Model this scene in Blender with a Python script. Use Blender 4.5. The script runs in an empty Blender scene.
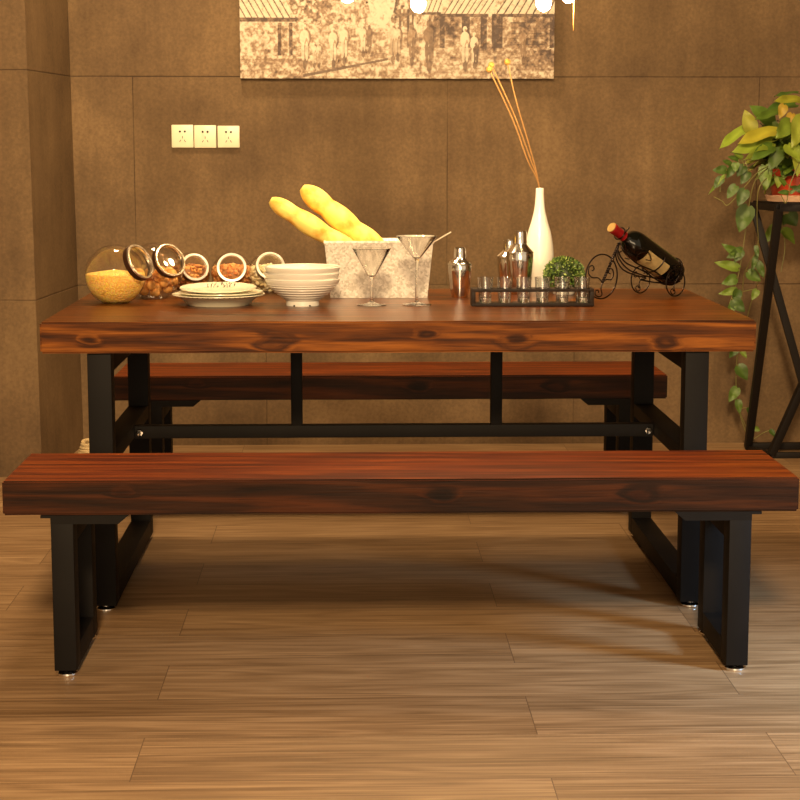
import bpy, bmesh, math, random
import numpy as np
from mathutils import Vector, Matrix, noise as mnoise
PI = math.pi
random.seed(7)
scn = bpy.context.scene
COL = scn.collection

# ------------------------------------------------------------------ camera
F, PITCH, YAW, H = 1809.95, .1431, .0279, 1.204
cam_d = bpy.data.cameras.new('camera'); cam = bpy.data.objects.new('camera', cam_d); COL.objects.link(cam)
cam.location = (0, 0, H); cam.rotation_euler = (PI/2 - PITCH, 0, -YAW)
cam_d.sensor_width = 36; cam_d.lens = F*36/800; cam_d.clip_start = .05
scn.camera = cam

def at(u, v, y):
    """point of the room seen at pixel u,v, at room depth y"""
    a = (u-400)/F; b = (400-v)/F
    c, s = math.cos(PITCH), math.sin(PITCH)
    d, z = c+b*s, -s+b*c
    c, s = math.cos(YAW), math.sin(YAW)
    x, yy = a*c+d*s, -a*s+d*c
    t = y/yy
    return Vector((x*t, y, H+z*t))

# ------------------------------------------------------------------ materials
def srgb(r, g, b):
    f = lambda c: ((c/255+.055)/1.055)**2.4 if c > 10 else c/255/12.92
    return (f(r), f(g), f(b), 1)
def mat(name):
    m = bpy.data.materials.new(name); m.use_nodes = True
    nt = m.node_tree; b = nt.nodes['Principled BSDF']
    return m, nt, b
def N(nt, t, **k):
    n = nt.nodes.new(t)
    for a, v in k.items(): setattr(n, a, v)
    return n
def plain(name, col, rough=.5, metal=0, coat=0, emit=None, es=0, noise=0, nscale=30, bump=0, bscale=60, spec=None):
    m, nt, b = mat(name)
    b.inputs['Base Color'].default_value = col; b.inputs['Roughness'].default_value = rough
    b.inputs['Metallic'].default_value = metal; b.inputs['Coat Weight'].default_value = coat
    if spec is not None: b.inputs['Specular IOR Level'].default_value = spec
    if emit: b.inputs['Emission Color'].default_value = emit; b.inputs['Emission Strength'].default_value = es
    tc = N(nt, 'ShaderNodeTexCoord')
    if noise:
        n = N(nt, 'ShaderNodeTexNoise'); n.inputs['Scale'].default_value = nscale; n.inputs['Detail'].default_value = 6
        nt.links.new(tc.outputs['Object'], n.inputs['Vector'])
        r = N(nt, 'ShaderNodeValToRGB')
        r.color_ramp.elements[0].position = .35; r.color_ramp.elements[1].position = .65
        r.color_ramp.elements[0].color = tuple(c*(1-noise) for c in col[:3])+(1,)
        r.color_ramp.elements[1].color = tuple(min(1, c*(1+noise)) for c in col[:3])+(1,)
        nt.links.new(n.outputs['Fac'], r.inputs['Fac']); nt.links.new(r.outputs['Color'], b.inputs['Base Color'])
    if bump:
        n = N(nt, 'ShaderNodeTexNoise'); n.inputs['Scale'].default_value = bscale; n.inputs['Detail'].default_value = 4
        nt.links.new(tc.outputs['Object'], n.inputs['Vector'])
        bp = N(nt, 'ShaderNodeBump'); bp.inputs['Strength'].default_value = bump; bp.inputs['Distance'].default_value = .002
        nt.links.new(n.outputs['Fac'], bp.inputs['Height']); nt.links.new(bp.outputs['Normal'], b.inputs['Normal'])
    return m

def wood(name, c_dark, c_mid, c_light, rough=.28, coat=.35, seed=0.0, spec=.35, knots=()):
    m, nt, b = mat(name); L = nt.links.new
    tc = N(nt, 'ShaderNodeTexCoord')
    mp = N(nt, 'ShaderNodeMapping'); mp.inputs['Scale'].default_value = (1.1, 19, 19); mp.inputs['Location'].default_value = (seed, seed*2, seed*3)
    L(tc.outputs['Object'], mp.inputs['Vector'])
    warp = N(nt, 'ShaderNodeTexNoise'); warp.inputs['Scale'].default_value = 1.6; warp.inputs['Detail'].default_value = 3
    L(mp.outputs['Vector'], warp.inputs['Vector'])
    add = N(nt, 'ShaderNodeVectorMath', operation='MULTIPLY_ADD')
    add.inputs[1].default_value = (.0, 1.5, 1.5)
    L(warp.outputs['Color'], add.inputs[0]); L(mp.outputs['Vector'], add.inputs[2])
    kacc = None
    if knots:
        sx = N(nt, 'ShaderNodeSeparateXYZ'); L(tc.outputs['Object'], sx.inputs[0])
        for kx, kz, kr_ in knots:
            sub = N(nt, 'ShaderNodeVectorMath', operation='SUBTRACT'); L(tc.outputs['Object'], sub.inputs[0]); sub.inputs[1].default_value = (kx, 0, kz)
            sc_ = N(nt, 'ShaderNodeVectorMath', operation='MULTIPLY'); L(sub.outputs[0], sc_.inputs[0]); sc_.inputs[1].default_value = (1/(kr_*2.1), 0, 1/kr_)
            wob = N(nt, 'ShaderNodeVectorMath', operation='MULTIPLY_ADD'); L(warp.outputs['Color'], wob.inputs[0]); wob.inputs[1].default_value = (2.2, 0, 2.2); L(sc_.outputs[0], wob.inputs[2])
            wo2 = N(nt, 'ShaderNodeVectorMath', operation='SUBTRACT'); L(wob.outputs[0], wo2.inputs[0]); wo2.inputs[1].default_value = (1.1, 0, 1.1)
            ln = N(nt, 'ShaderNodeVectorMath', operation='LENGTH'); L(wo2.outputs[0], ln.inputs[0])
            mr = N(nt, 'ShaderNodeMapRange', interpolation_type='SMOOTHSTEP'); mr.inputs[1].default_value = .0; mr.inputs[2].default_value = 1.7; mr.inputs[3].default_value = 1; mr.inputs[4].default_value = 0; L(ln.outputs['Value'], mr.inputs[0])
            if kacc is None: kacc = mr.outputs[0]
            else:
                q_ = N(nt, 'ShaderNodeMath', operation='MAXIMUM'); L(kacc, q_.inputs[0]); L(mr.outputs[0], q_.inputs[1]); kacc = q_.outputs[0]
        kv = N(nt, 'ShaderNodeCombineXYZ'); km = N(nt, 'ShaderNodeMath', operation='MULTIPLY'); km.inputs[1].default_value = 1.0; L(kacc, km.inputs[0]); L(km.outputs[0], kv.inputs[2])
        ad2 = N(nt, 'ShaderNodeVectorMath', operation='ADD'); L(add.outputs[0], ad2.inputs[0]); L(kv.outputs[0], ad2.inputs[1]); add = ad2
    n1 = N(nt, 'ShaderNodeTexNoise'); n1.inputs['Scale'].default_value = 2.2; n1.inputs['Detail'].default_value = 9; n1.inputs['Roughness'].default_value = .62
    L(add.outputs[0], n1.inputs['Vector'])
    w = N(nt, 'ShaderNodeTexWave', wave_type='BANDS', bands_direction='DIAGONAL'); w.inputs['Scale'].default_value = .55
    w.inputs['Distortion'].default_value = 5; w.inputs['Detail'].default_value = 4; w.inputs['Detail Scale'].default_value = 1.4
    L(add.outputs[0], w.inputs['Vector'])
    mx = N(nt, 'ShaderNodeMix', data_type='FLOAT'); mx.inputs[0].default_value = .3
    L(n1.outputs['Fac'], mx.inputs[2]); L(w.outputs['Fac'], mx.inputs[3])
    r = N(nt, 'ShaderNodeValToRGB'); e = r.color_ramp.elements
    e[0].position = .24; e[0].color = c_dark; e[1].position = .78; e[1].color = c_light
    q = e.new(.5); q.color = c_mid
    L(mx.outputs[0], r.inputs['Fac'])
    # dark patches and knots
    kp = N(nt, 'ShaderNodeMapping'); kp.inputs['Scale'].default_value = (2.4, 6, 6); kp.inputs['Location'].default_value = (seed*1.7, seed, 0)
    L(tc.outputs['Object'], kp.inputs['Vector'])
    kn = N(nt, 'ShaderNodeTexNoise'); kn.inputs['Scale'].default_value = 1.1; kn.inputs['Detail'].default_value = 3
    L(kp.outputs['Vector'], kn.inputs['Vector'])
    kr = N(nt, 'ShaderNodeValToRGB'); kr.color_ramp.elements[0].position = .32; kr.color_ramp.elements[0].color = (.62, .57, .54, 1); kr.color_ramp.elements[1].position = .5
    L(kn.outputs['Fac'], kr.inputs['Fac'])
    mul = N(nt, 'ShaderNodeMix', data_type='RGBA', blend_type='MULTIPLY'); mul.inputs[0].default_value = 1
    L(r.outputs['Color'], mul.inputs[6]); L(kr.outputs['Color'], mul.inputs[7])
    if kacc is not None:
        kd = N(nt, 'ShaderNodeMix', data_type='RGBA', blend_type='MULTIPLY'); kd.inputs[7].default_value = (.22, .18, .16, 1); ke = N(nt, 'ShaderNodeMath', operation='MULTIPLY'); ke.inputs[1].default_value = .75
        L(kacc, ke.inputs[0]); L(ke.outputs[0], kd.inputs[0]); L(mul.outputs[2], kd.inputs[6]); mul = kd
    # fine pores
    fp = N(nt, 'ShaderNodeMapping'); fp.inputs['Scale'].default_value = (5, 120, 120)
    L(tc.outputs['Object'], fp.inputs['Vector'])
    fn = N(nt, 'ShaderNodeTexNoise'); fn.inputs['Scale'].default_value = 1.5; fn.inputs['Detail'].default_value = 2
    L(fp.outputs['Vector'], fn.inputs['Vector'])
    fr = N(nt, 'ShaderNodeValToRGB'); fr.color_ramp.elements[0].position = .3; fr.color_ramp.elements[0].color = (.40, .36, .36, 1); fr.color_ramp.elements[1].position = .5
    L(fn.outputs['Fac'], fr.inputs['Fac'])
    mul2 = N(nt, 'ShaderNodeMix', data_type='RGBA', blend_type='MULTIPLY'); mul2.inputs[0].default_value = .7
    L(mul.outputs[2], mul2.inputs[6]); L(fr.outputs['Color'], mul2.inputs[7])
    L(mul2.outputs[2], b.inputs['Base Color'])
    bp = N(nt, 'ShaderNodeBump'); bp.inputs['Strength'].default_value = .25; bp.inputs['Distance'].default_value = .002
    L(fn.outputs['Fac'], bp.inputs['Height']); L(bp.outputs['Normal'], b.inputs['Normal'])
    b.inputs['Roughness'].default_value = rough; b.inputs['Coat Weight'].default_value = coat; b.inputs['Coat Roughness'].default_value = .2
    b.inputs['Specular IOR Level'].default_value = spec
    return m

def floor_material():
    m, nt, b = mat('oak_planks'); L = nt.links.new
    tc = N(nt, 'ShaderNodeTexCoord')
    off = N(nt, 'ShaderNodeMapping'); off.inputs['Location'].default_value = (.42, -3.555+.255*20, 0)
    L(tc.outputs['Object'], off.inputs['Vector'])
    br = N(nt, 'ShaderNodeTexBrick'); br.offset = .37; br.offset_frequency = 2
    br.inputs['Scale'].default_value = 1; br.inputs['Brick Width'].default_value = 1.27; br.inputs['Row Height'].default_value = .1275*2
    br.inputs['Mortar Size'].default_value = .0012; br.inputs['Mortar Smooth'].default_value = .3
    br.inputs['Color1'].default_value = (0, 0, 0, 1); br.inputs['Color2'].default_value = (1, 1, 1, 1); br.inputs['Mortar'].default_value = (.5, .5, .5, 1)
    L(off.outputs['Vector'], br.inputs['Vector'])
    sc = N(nt, 'ShaderNodeVectorMath', operation='MULTIPLY'); sc.inputs[1].default_value = (7.3, 3.1, 0)
    L(br.outputs['Color'], sc.inputs[0])
    ad = N(nt, 'ShaderNodeVectorMath', operation='ADD'); L(off.outputs['Vector'], ad.inputs[0]); L(sc.outputs[0], ad.inputs[1])
    mp = N(nt, 'ShaderNodeMapping'); mp.inputs['Scale'].default_value = (1.2, 10, 1); L(ad.outputs[0], mp.inputs['Vector'])
    wn = N(nt, 'ShaderNodeTexNoise'); wn.inputs['Scale'].default_value = 1.1; wn.inputs['Detail'].default_value = 2; L(mp.outputs['Vector'], wn.inputs['Vector'])
    # rings of the grain: contour lines of a stretched noise
    mul = N(nt, 'ShaderNodeMath', operation='MULTIPLY'); mul.inputs[1].default_value = 13; L(wn.outputs['Fac'], mul.inputs[0])
    fr = N(nt, 'ShaderNodeMath', operation='PINGPONG'); fr.inputs[1].default_value = 1; L(mul.outputs[0], fr.inputs[0])
    fine = N(nt, 'ShaderNodeMapping'); fine.inputs['Scale'].default_value = (1.5, 95, 1); L(ad.outputs[0], fine.inputs['Vector'])
    fn = N(nt, 'ShaderNodeTexNoise'); fn.inputs['Scale'].default_value = 1.2; fn.inputs['Detail'].default_value = 7; fn.inputs['Roughness'].default_value = .65; L(fine.outputs['Vector'], fn.inputs['Vector'])
    mx = N(nt, 'ShaderNodeMix', data_type='FLOAT'); mx.inputs[0].default_value = .86; L(fr.outputs[0], mx.inputs[2]); L(fn.outputs['Fac'], mx.inputs[3])
    r = N(nt, 'ShaderNodeValToRGB'); e = r.color_ramp.elements
    e[0].position = .22; e[0].color = srgb(98, 72, 46); e[1].position = .74; e[1].color = srgb(190, 158, 120)
    q = e.new(.5); q.color = srgb(154, 123, 88)
    L(mx.outputs[0], r.inputs['Fac'])
    tone = N(nt, 'ShaderNodeMix', data_type='RGBA', blend_type='MULTIPLY'); tone.inputs[0].default_value = 1
    tr = N(nt, 'ShaderNodeValToRGB'); tr.color_ramp.elements[0].color = (.82, .8, .78, 1); tr.color_ramp.elements[1].color = (1.0, 1, 1, 1)
    L(br.outputs['Color'], tr.inputs['Fac']); L(r.outputs['Color'], tone.inputs[6]); L(tr.outputs['Color'], tone.inputs[7])
    # large cathedral blotches
    bn = N(nt, 'ShaderNodeTexNoise'); bn.inputs['Scale'].default_value = .8; bn.inputs['Detail'].default_value = 3; L(mp.outputs['Vector'], bn.inputs['Vector'])
    bnr = N(nt, 'ShaderNodeValToRGB'); bnr.color_ramp.elements[0].position = .38; bnr.color_ramp.elements[0].color = (.80, .78, .75, 1); bnr.color_ramp.elements[1].position = .55
    L(bn.outputs['Fac'], bnr.inputs['Fac'])
    t1 = N(nt, 'ShaderNodeMix', data_type='RGBA', blend_type='MULTIPLY'); t1.inputs[0].default_value = .8
    L(tone.outputs[2], t1.inputs[6]); L(bnr.outputs['Color'], t1.inputs[7])
    j = N(nt, 'ShaderNodeMix', data_type='RGBA'); j.inputs[7].default_value = srgb(70, 45, 26)
    jm = N(nt, 'ShaderNodeMath', operation='MULTIPLY'); jm.inputs[1].default_value = .75; L(br.outputs['Fac'], jm.inputs[0]); L(jm.outputs[0], j.inputs[0])
    L(t1.outputs[2], j.inputs[6]); L(j.outputs[2], b.inputs['Base Color'])
    b.inputs['Roughness'].default_value = .42; b.inputs['Specular IOR Level'].default_value = .4
    bp = N(nt, 'ShaderNodeBump'); bp.inputs['Strength'].default_value = .1; bp.inputs['Distance'].default_value = .002
    L(fn.outputs['Fac'], bp.inputs['Height']); L(bp.outputs['Normal'], b.inputs['Normal'])
    return m

def wall_material():
    """brown trowelled plaster panels, 1.217 m wide, joined at z .637 and 1.444"""
    m, nt, b = mat('brown_plaster_panels'); L = nt.links.new
    tc = N(nt, 'ShaderNodeTexCoord'); sp = N(nt, 'ShaderNodeSeparateXYZ'); L(tc.outputs['Object'], sp.inputs[0])
    n1 = N(nt, 'ShaderNodeTexNoise'); n1.inputs['Scale'].default_value = 2.2; n1.inputs['Detail'].default_value = 7; n1.inputs['Roughness'].default_value = .6
    L(tc.outputs['Object'], n1.inputs['Vector'])
    mp = N(nt, 'ShaderNodeMapping'); mp.inputs['Scale'].default_value = (14, 14, 1.6); L(tc.outputs['Object'], mp.inputs['Vector'])
    n2 = N(nt, 'ShaderNodeTexNoise'); n2.inputs['Scale'].default_value = 2; n2.inputs['Detail'].default_value = 5; L(mp.outputs['Vector'], n2.inputs['Vector'])
    mx = N(nt, 'ShaderNodeMix', data_type='FLOAT'); mx.inputs[0].default_value = .2; L(n1.outputs['Fac'], mx.inputs[2]); L(n2.outputs['Fac'], mx.inputs[3])
    r = N(nt, 'ShaderNodeValToRGB'); e = r.color_ramp.elements
    e[0].position = .33; e[0].color = srgb(92, 73, 52); e[1].position = .66; e[1].color = srgb(128, 104, 74)
    L(mx.outputs[0], r.inputs['Fac'])
    def line(sock, pos, w):          # 1 on a thin line, wobbling a little
        wob = N(nt, 'ShaderNodeMath', operation='MULTIPLY_ADD'); wob.inputs[1].default_value = .006; wob.inputs[2].default_value = -.003-pos
        L(n1.outputs['Fac'], wob.inputs[0])
        a = N(nt, 'ShaderNodeMath', operation='ADD'); L(sock, a.inputs[0]); L(wob.outputs[0], a.inputs[1])
        ab = N(nt, 'ShaderNodeMath', operation='ABSOLUTE'); L(a.outputs[0], ab.inputs[0])
        lt = N(nt, 'ShaderNodeMapRange'); lt.inputs[1].default_value = w*.4; lt.inputs[2].default_value = w*1.6; lt.inputs[3].default_value = 1; lt.inputs[4].default_value = 0
        L(ab.outputs[0], lt.inputs[0]); return lt.outputs[0]
    def vline(xs, lo, hi, w):
        lt = line(sp.outputs['X'], xs, w)
        g = N(nt, 'ShaderNodeMath', operation='GREATER_THAN'); g.inputs[1].default_value = lo; L(sp.outputs['Z'], g.inputs[0])
        h = N(nt, 'ShaderNodeMath', operation='LESS_THAN'); h.inputs[1].default_value = hi; L(sp.outputs['Z'], h.inputs[0])
        p = N(nt, 'ShaderNodeMath', operation='MULTIPLY'); L(g.outputs[0], p.inputs[0]); L(h.outputs[0], p.inputs[1])
        p2 = N(nt, 'ShaderNodeMath', operation='MULTIPLY'); L(p.outputs[0], p2.inputs[0]); L(lt, p2.inputs[1]); return p2.outputs[0]
    lines = [line(sp.outputs['Z'], 1.4435, .0022), line(sp.outputs['Z'], .637, .0022)]
    for x in (-.834, .383, 1.6): lines.append(vline(x, .637, 1.4435, .0016))
    for x in (-.33, .89, -1.9): lines.append(vline(x, 0, .637, .0016))
    acc = lines[0]
    for l in lines[1:]:
        q = N(nt, 'ShaderNodeMath', operation='MAXIMUM'); L(acc, q.inputs[0]); L(l, q.inputs[1]); acc = q.outputs[0]
    st = N(nt, 'ShaderNodeMath', operation='MULTIPLY'); st.inputs[1].default_value = .62; L(acc, st.inputs[0])
    # joints show stronger in places
    nn = N(nt, 'ShaderNodeTexNoise'); nn.inputs['Scale'].default_value = 3; L(tc.outputs['Object'], nn.inputs['Vector'])
    nr = N(nt, 'ShaderNodeMapRange'); nr.inputs[1].default_value = .35; nr.inputs[2].default_value = .65; nr.inputs[3].default_value = .35; nr.inputs[4].default_value = 1.3
    L(nn.outputs['Fac'], nr.inputs[0])
    st2 = N(nt, 'ShaderNodeMath', operation='MULTIPLY'); L(st.outputs[0], st2.inputs[0]); L(nr.outputs[0], st2.inputs[1])
    # stained blotches with a shape of their own
    bl = N(nt, 'ShaderNodeTexNoise'); bl.inputs['Scale'].default_value = 1.3; bl.inputs['Detail'].default_value = 2
    mb = N(nt, 'ShaderNodeMapping'); mb.inputs['Scale'].default_value = (2.2, 1, 1); mb.inputs['Location'].default_value = (3.3, 0, 1.2); L(tc.outputs['Object'], mb.inputs['Vector']); L(mb.outputs[0], bl.inputs['Vector'])
    blr = N(nt, 'ShaderNodeValToRGB'); blr.color_ramp.elements[0].position = .36; blr.color_ramp.elements[0].color = (.8, .79, .77, 1); blr.color_ramp.elements[1].position = .56
    L(bl.outputs['Fac'], blr.inputs['Fac'])
    m1 = N(nt, 'ShaderNodeMix', data_type='RGBA', blend_type='MULTIPLY'); m1.inputs[0].default_value = 1
    L(r.outputs['Color'], m1.inputs[6]); L(blr.outputs['Color'], m1.inputs[7])
    fg = N(nt, 'ShaderNodeTexNoise'); fg.inputs['Scale'].default_value = 90; fg.inputs['Detail'].default_value = 3; L(tc.outputs['Object'], fg.inputs['Vector'])
    fgr = N(nt, 'ShaderNodeMapRange'); fgr.inputs[1].default_value = .3; fgr.inputs[2].default_value = .7; fgr.inputs[3].default_value = .84; fgr.inputs[4].default_value = 1.1; L(fg.outputs['Fac'], fgr.inputs[0])
    m2 = N(nt, 'ShaderNodeMix', data_type='RGBA', blend_type='MULTIPLY'); m2.inputs[0].default_value = 1; L(m1.outputs[2], m2.inputs[6]); L(fgr.outputs[0], m2.inputs[7]); m1 = m2
    j = N(nt, 'ShaderNodeMix', data_type='RGBA'); j.inputs[7].default_value = srgb(50, 34, 22)
    L(st2.outputs[0], j.inputs[0]); L(m1.outputs[2], j.inputs[6]); L(j.outputs[2], b.inputs['Base Color'])
    bp = N(nt, 'ShaderNodeBump'); bp.inputs['Strength'].default_value = .35; bp.inputs['Distance'].default_value = .004
    sub = N(nt, 'ShaderNodeMath', operation='SUBTRACT'); L(mx.outputs[0], sub.inputs[0]); L(acc, sub.inputs[1])
    L(sub.outputs[0], bp.inputs['Height']); L(bp.outputs['Normal'], b.inputs['Normal'])
    b.inputs['Roughness'].default_value = .75; b.inputs['Specular IOR Level'].default_value = .25
    return m

def thin_glass(name, tint=(1, 1, 1, 1), refl=1.0):
    m = bpy.data.materials.new(name); m.use_nodes = True; nt = m.node_tree; nt.nodes.clear(); L = nt.links.new
    o = N(nt, 'ShaderNodeOutputMaterial'); t = N(nt, 'ShaderNodeBsdfTransparent'); t.inputs[0].default_value = tint
    g = N(nt, 'ShaderNodeBsdfGlossy'); g.inputs['Roughness'].default_value = .04
    lw = N(nt, 'ShaderNodeLayerWeight'); lw.inputs[0].default_value = .25
    mr = N(nt, 'ShaderNodeMapRange'); mr.inputs[3].default_value = .03*refl; mr.inputs[4].default_value = .85
    L(lw.outputs['Facing'], mr.inputs[0])
    mx = N(nt, 'ShaderNodeMixShader'); L(mr.outputs[0], mx.inputs[0]); L(t.outputs[0], mx.inputs[1]); L(g.outputs[0], mx.inputs[2]); L(mx.outputs[0], o.inputs[0])
    return m
def attr_mat(name, rough=.5, trans=0, attr='Col', coat=0):
    m, nt, b = mat(name); a = N(nt, 'ShaderNodeAttribute'); a.attribute_name = attr
    nt.links.new(a.outputs['Color'], b.inputs['Base Color']); b.inputs['Roughness'].default_value = rough
    b.inputs['Transmission Weight'].default_value = 0; b.inputs['Coat Weight'].default_value = coat
    b.inputs['Subsurface Weight'].default_value = trans; b.inputs['Subsurface Scale'].default_value = .005
    return m

def real_glass(name):
    m, nt, b = mat(name); b.inputs['Transmission Weight'].default_value = 1; b.inputs['Roughness'].default_value = .02; b.inputs['IOR'].default_value = 1.47
    b.inputs['Base Color'].default_value = (1, 1, .99, 1); return m
M = dict(
    table=wood('table_wood', srgb(44, 17, 3), srgb(92, 46, 8), srgb(128, 70, 15), seed=1.3, rough=.3, coat=.08, spec=.2),
    table_edge=wood('table_wood_edge', srgb(52, 25, 8), srgb(104, 56, 15), srgb(158, 94, 32), knots=((-.66, .70, .014), (-.18, .695, .020), (.19, .715, .012), (.42, .70, .018), (.80, .69, .016)), seed=3.3, rough=.5, coat=.0, spec=.15),
    bench=wood('bench_wood', srgb(56, 18, 2), srgb(108, 42, 5), srgb(140, 66, 10), seed=4.1, rough=.42, coat=.0, spec=.14),
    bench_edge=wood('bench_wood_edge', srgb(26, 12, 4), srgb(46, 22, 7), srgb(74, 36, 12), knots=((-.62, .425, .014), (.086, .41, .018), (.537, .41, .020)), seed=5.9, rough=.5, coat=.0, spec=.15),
    floor=floor_material(), wall=wall_material(),
    steel=plain('black_powder_coated_steel', srgb(16, 13, 11), .6, 0, noise=.15, nscale=8, spec=.15),
    chrome=plain('chrome', (.85, .83, .8, 1), .12, 1),
    brushed=plain('polished_stainless', (.9, .88, .84, 1), .13, 1),
    glass=thin_glass('clear_glass', refl=.6), glass2=real_glass('drinking_glass'), cupglass=thin_glass('cup_glass', (.97, .98, .97, 1), 4),
    white=plain('white_porcelain', srgb(238, 234, 222), .25, coat=.4),
    cream=plain('cream_porcelain', srgb(236, 232, 205), .25, coat=.4),
    ink=plain('dark_print', srgb(60, 52, 40), .5),
    galv=None, bread=None,
    wire=plain('dark_bronze_wire', srgb(40, 30, 26), .3, .8),
    iron=plain('black_iron', srgb(22, 17, 14), .55, .0, spec=.2),
    terracotta=plain('red_glazed_pot', srgb(168, 60, 32), .35, noise=.12, coat=.3),
    saucer=plain('pale_clay_saucer', srgb(206, 168, 138), .5, noise=.06),
    soil=plain('soil', srgb(45, 32, 22), .9, bump=1, bscale=80),
    socket=plain('ivory_plastic', srgb(240, 232, 200), .3),
    slot=plain('socket_slot', srgb(35, 30, 25), .6),
    twig=plain('dry_stem', srgb(150, 110, 62), .6), bobble=plain('dry_seed_head', srgb(160, 116, 50), .8, bump=1, bscale=300),
    vine=plain('vine_stem', srgb(120, 116, 60), .6),
    bottle=plain('dark_bottle_glass', srgb(6, 8, 6), .07, 0, coat=.15, spec=.45),
    foil=plain('red_foil', srgb(150, 24, 30), .3, .2), cork=plain('gold_cap_disc', srgb(140, 110, 48), .5),
    label=plain('cream_paper_label', srgb(222, 198, 140), .6, noise=.06, nscale=60),
    rope=plain('pale_rope', srgb(200, 176, 132), .8, noise=.15, nscale=120),
    cable=plain('black_cable', srgb(25, 22, 20), .6), brass=plain('aged_brass', srgb(130, 90, 45), .35, .9),
    bulb=plain('lit_bulb', (1, .9, .7, 1), .3, emit=(1, .70, .36, 1), es=560),
    ceiling=plain('ceiling_paint', srgb(120, 104, 88), .9),
    rack=plain('dark_brown_rack', srgb(38, 26, 17), .5, 0, noise=.2, nscale=60, spec=.2), pale_ring=plain('pale_lid_ring', (.8, .76, .66, 1), .35, .3),
    lid_band=plain('brown_lid_band', srgb(74, 48, 34), .3, .4), lid_ring=plain('steel_lid_ring', (.72, .62, .48, 1), .25, .85),
    plastic=plain('clear_stirrer', srgb(232, 222, 200), .2),
)
def galvanised():
    m, nt, b = mat('galvanised_zinc'); L = nt.links.new
    tc = N(nt, 'ShaderNodeTexCoord'); v = N(nt, 'ShaderNodeTexVoronoi'); v.inputs['Scale'].default_value = 170
    n = N(nt, 'ShaderNodeTexNoise'); n.inputs['Scale'].default_value = 45; n.inputs['Detail'].default_value = 6
    L(tc.outputs['Object'], v.inputs['Vector']); L(tc.outputs['Object'], n.inputs['Vector'])
    sp = N(nt, 'ShaderNodeSeparateColor'); L(v.outputs['Color'], sp.inputs[0])
    mx = N(nt, 'ShaderNodeMix', data_type='FLOAT'); mx.inputs[0].default_value = .6; L(sp.outputs[0], mx.inputs[2]); L(n.outputs['Fac'], mx.inputs[3])
    r = N(nt, 'ShaderNodeValToRGB'); r.color_ramp.elements[0].position = .3; r.color_ramp.elements[1].position = .65
    r.color_ramp.elements[0].color = srgb(196, 188, 172); r.color_ramp.elements[1].color = srgb(240, 234, 222)
    L(mx.outputs[0], r.inputs['Fac']); L(r.outputs['Color'], b.inputs['Base Color'])
    b.inputs['Metallic'].default_value = .25; b.inputs['Roughness'].default_value = .4
    return m
M['galv'] = galvanised()
def crust():
    m, nt, b = mat('golden_crust'); L = nt.links.new
    tc = N(nt, 'ShaderNodeTexCoord'); n = N(nt, 'ShaderNodeTexNoise'); n.inputs['Scale'].default_value = 16; n.inputs['Detail'].default_value = 6
    L(tc.outputs['Object'], n.inputs['Vector'])
    r = N(nt, 'ShaderNodeValToRGB'); e = r.color_ramp.elements; e[0].position = .34; e[0].color = srgb(222, 160, 52); e[1].position = .52; e[1].color = srgb(252, 224, 118)
    L(n.outputs['Fac'], r.inputs['Fac']); L(r.outputs['Color'], b.inputs['Base Color']); b.inputs['Roughness'].default_value = .6
    bp = N(nt, 'ShaderNodeBump'); bp.inputs['Strength'].default_value = .5; bp.inputs['Distance'].default_value = .003; L(n.outputs['Fac'], bp.inputs['Height']); L(bp.outputs['Normal'], b.inputs['Normal'])
    return m
M['bread'] = crust()
M['leaf'] = attr_mat('leaf', .5, coat=.0)
M['food'] = attr_mat('dry_food', .55)
M['canvas'] = attr_mat('painted_canvas', .5)
M['walnut'] = plain('walnut_shell', srgb(224, 164, 88), .6, noise=.25, nscale=70, bump=1, bscale=120)

# ------------------------------------------------------------------ helpers
def obj(name, bm, m=None, parent=None, smooth=True, loc=None):
    me = bpy.data.meshes.new(name); bm.to_mesh(me); bm.free()
    if isinstance(m, list):
        for q in m: me.materials.append(q)
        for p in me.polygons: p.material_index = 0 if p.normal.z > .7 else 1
    elif m: me.materials.append(m)
    if smooth:
        me.polygons.foreach_set('use_smooth', [True]*len(me.polygons))
        try: me.set_sharp_from_angle(angle=math.radians(38))
        except Exception: pass
    o = bpy.data.objects.new(name, me); COL.objects.link(o)
    if parent: o.parent = parent
    if loc is not None: o.location = loc
    return o
def tag(o, label=None, cat=None, group=None, kind=None):
    if label: o['label'] = label
    if cat: o['category'] = cat
    if group: o['group'] = group
    if kind: o['kind'] = kind
    return o
def thing(name, label, cat, loc=(0, 0, 0), rz=0, group=None):
    o = bpy.data.objects.new(name, None); COL.objects.link(o); o.location = loc; o.rotation_euler = (0, 0, rz)
    o.empty_display_size = .02
    return tag(o, label, cat, group)
def copy_tree(o, parent=None):
    c = o.copy(); COL.objects.link(c)
    if parent: c.parent = parent
    for ch in [x for x in COL.objects if x.parent == o]: copy_tree(ch, c)
    return c
def box(bm, x0, x1, y0, y1, z0, z1, bev=0):
    vs = [bm.verts.new(p) for p in ((x0,y0,z0),(x1,y0,z0),(x1,y1,z0),(x0,y1,z0),(x0,y0,z1),(x1,y0,z1),(x1,y1,z1),(x0,y1,z1))]
    fs = [bm.faces.new([vs[i] for i in f]) for f in ((0,3,2,1),(4,5,6,7),(0,1,5,4),(1,2,6,5),(2,3,7,6),(3,0,4,7))]
    if bev:
        es = list({e for f in fs for e in f.edges})
        bmesh.ops.bevel(bm, geom=es, offset=bev, segments=2, affect='EDGES', profile=.6)
def prism(bm, prof, y0, y1):
    """closed outline in (x,z) pushed from y0 to y1"""
    a = [bm.verts.new((x, y0, z)) for x, z in prof]; b = [bm.verts.new((x, y1, z)) for x, z in prof]
    n = len(prof); bm.faces.new(a); bm.faces.new(b[::-1])
    for i in range(n): bm.faces.new([a[i], b[i], b[(i+1) % n], a[(i+1) % n]])
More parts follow.
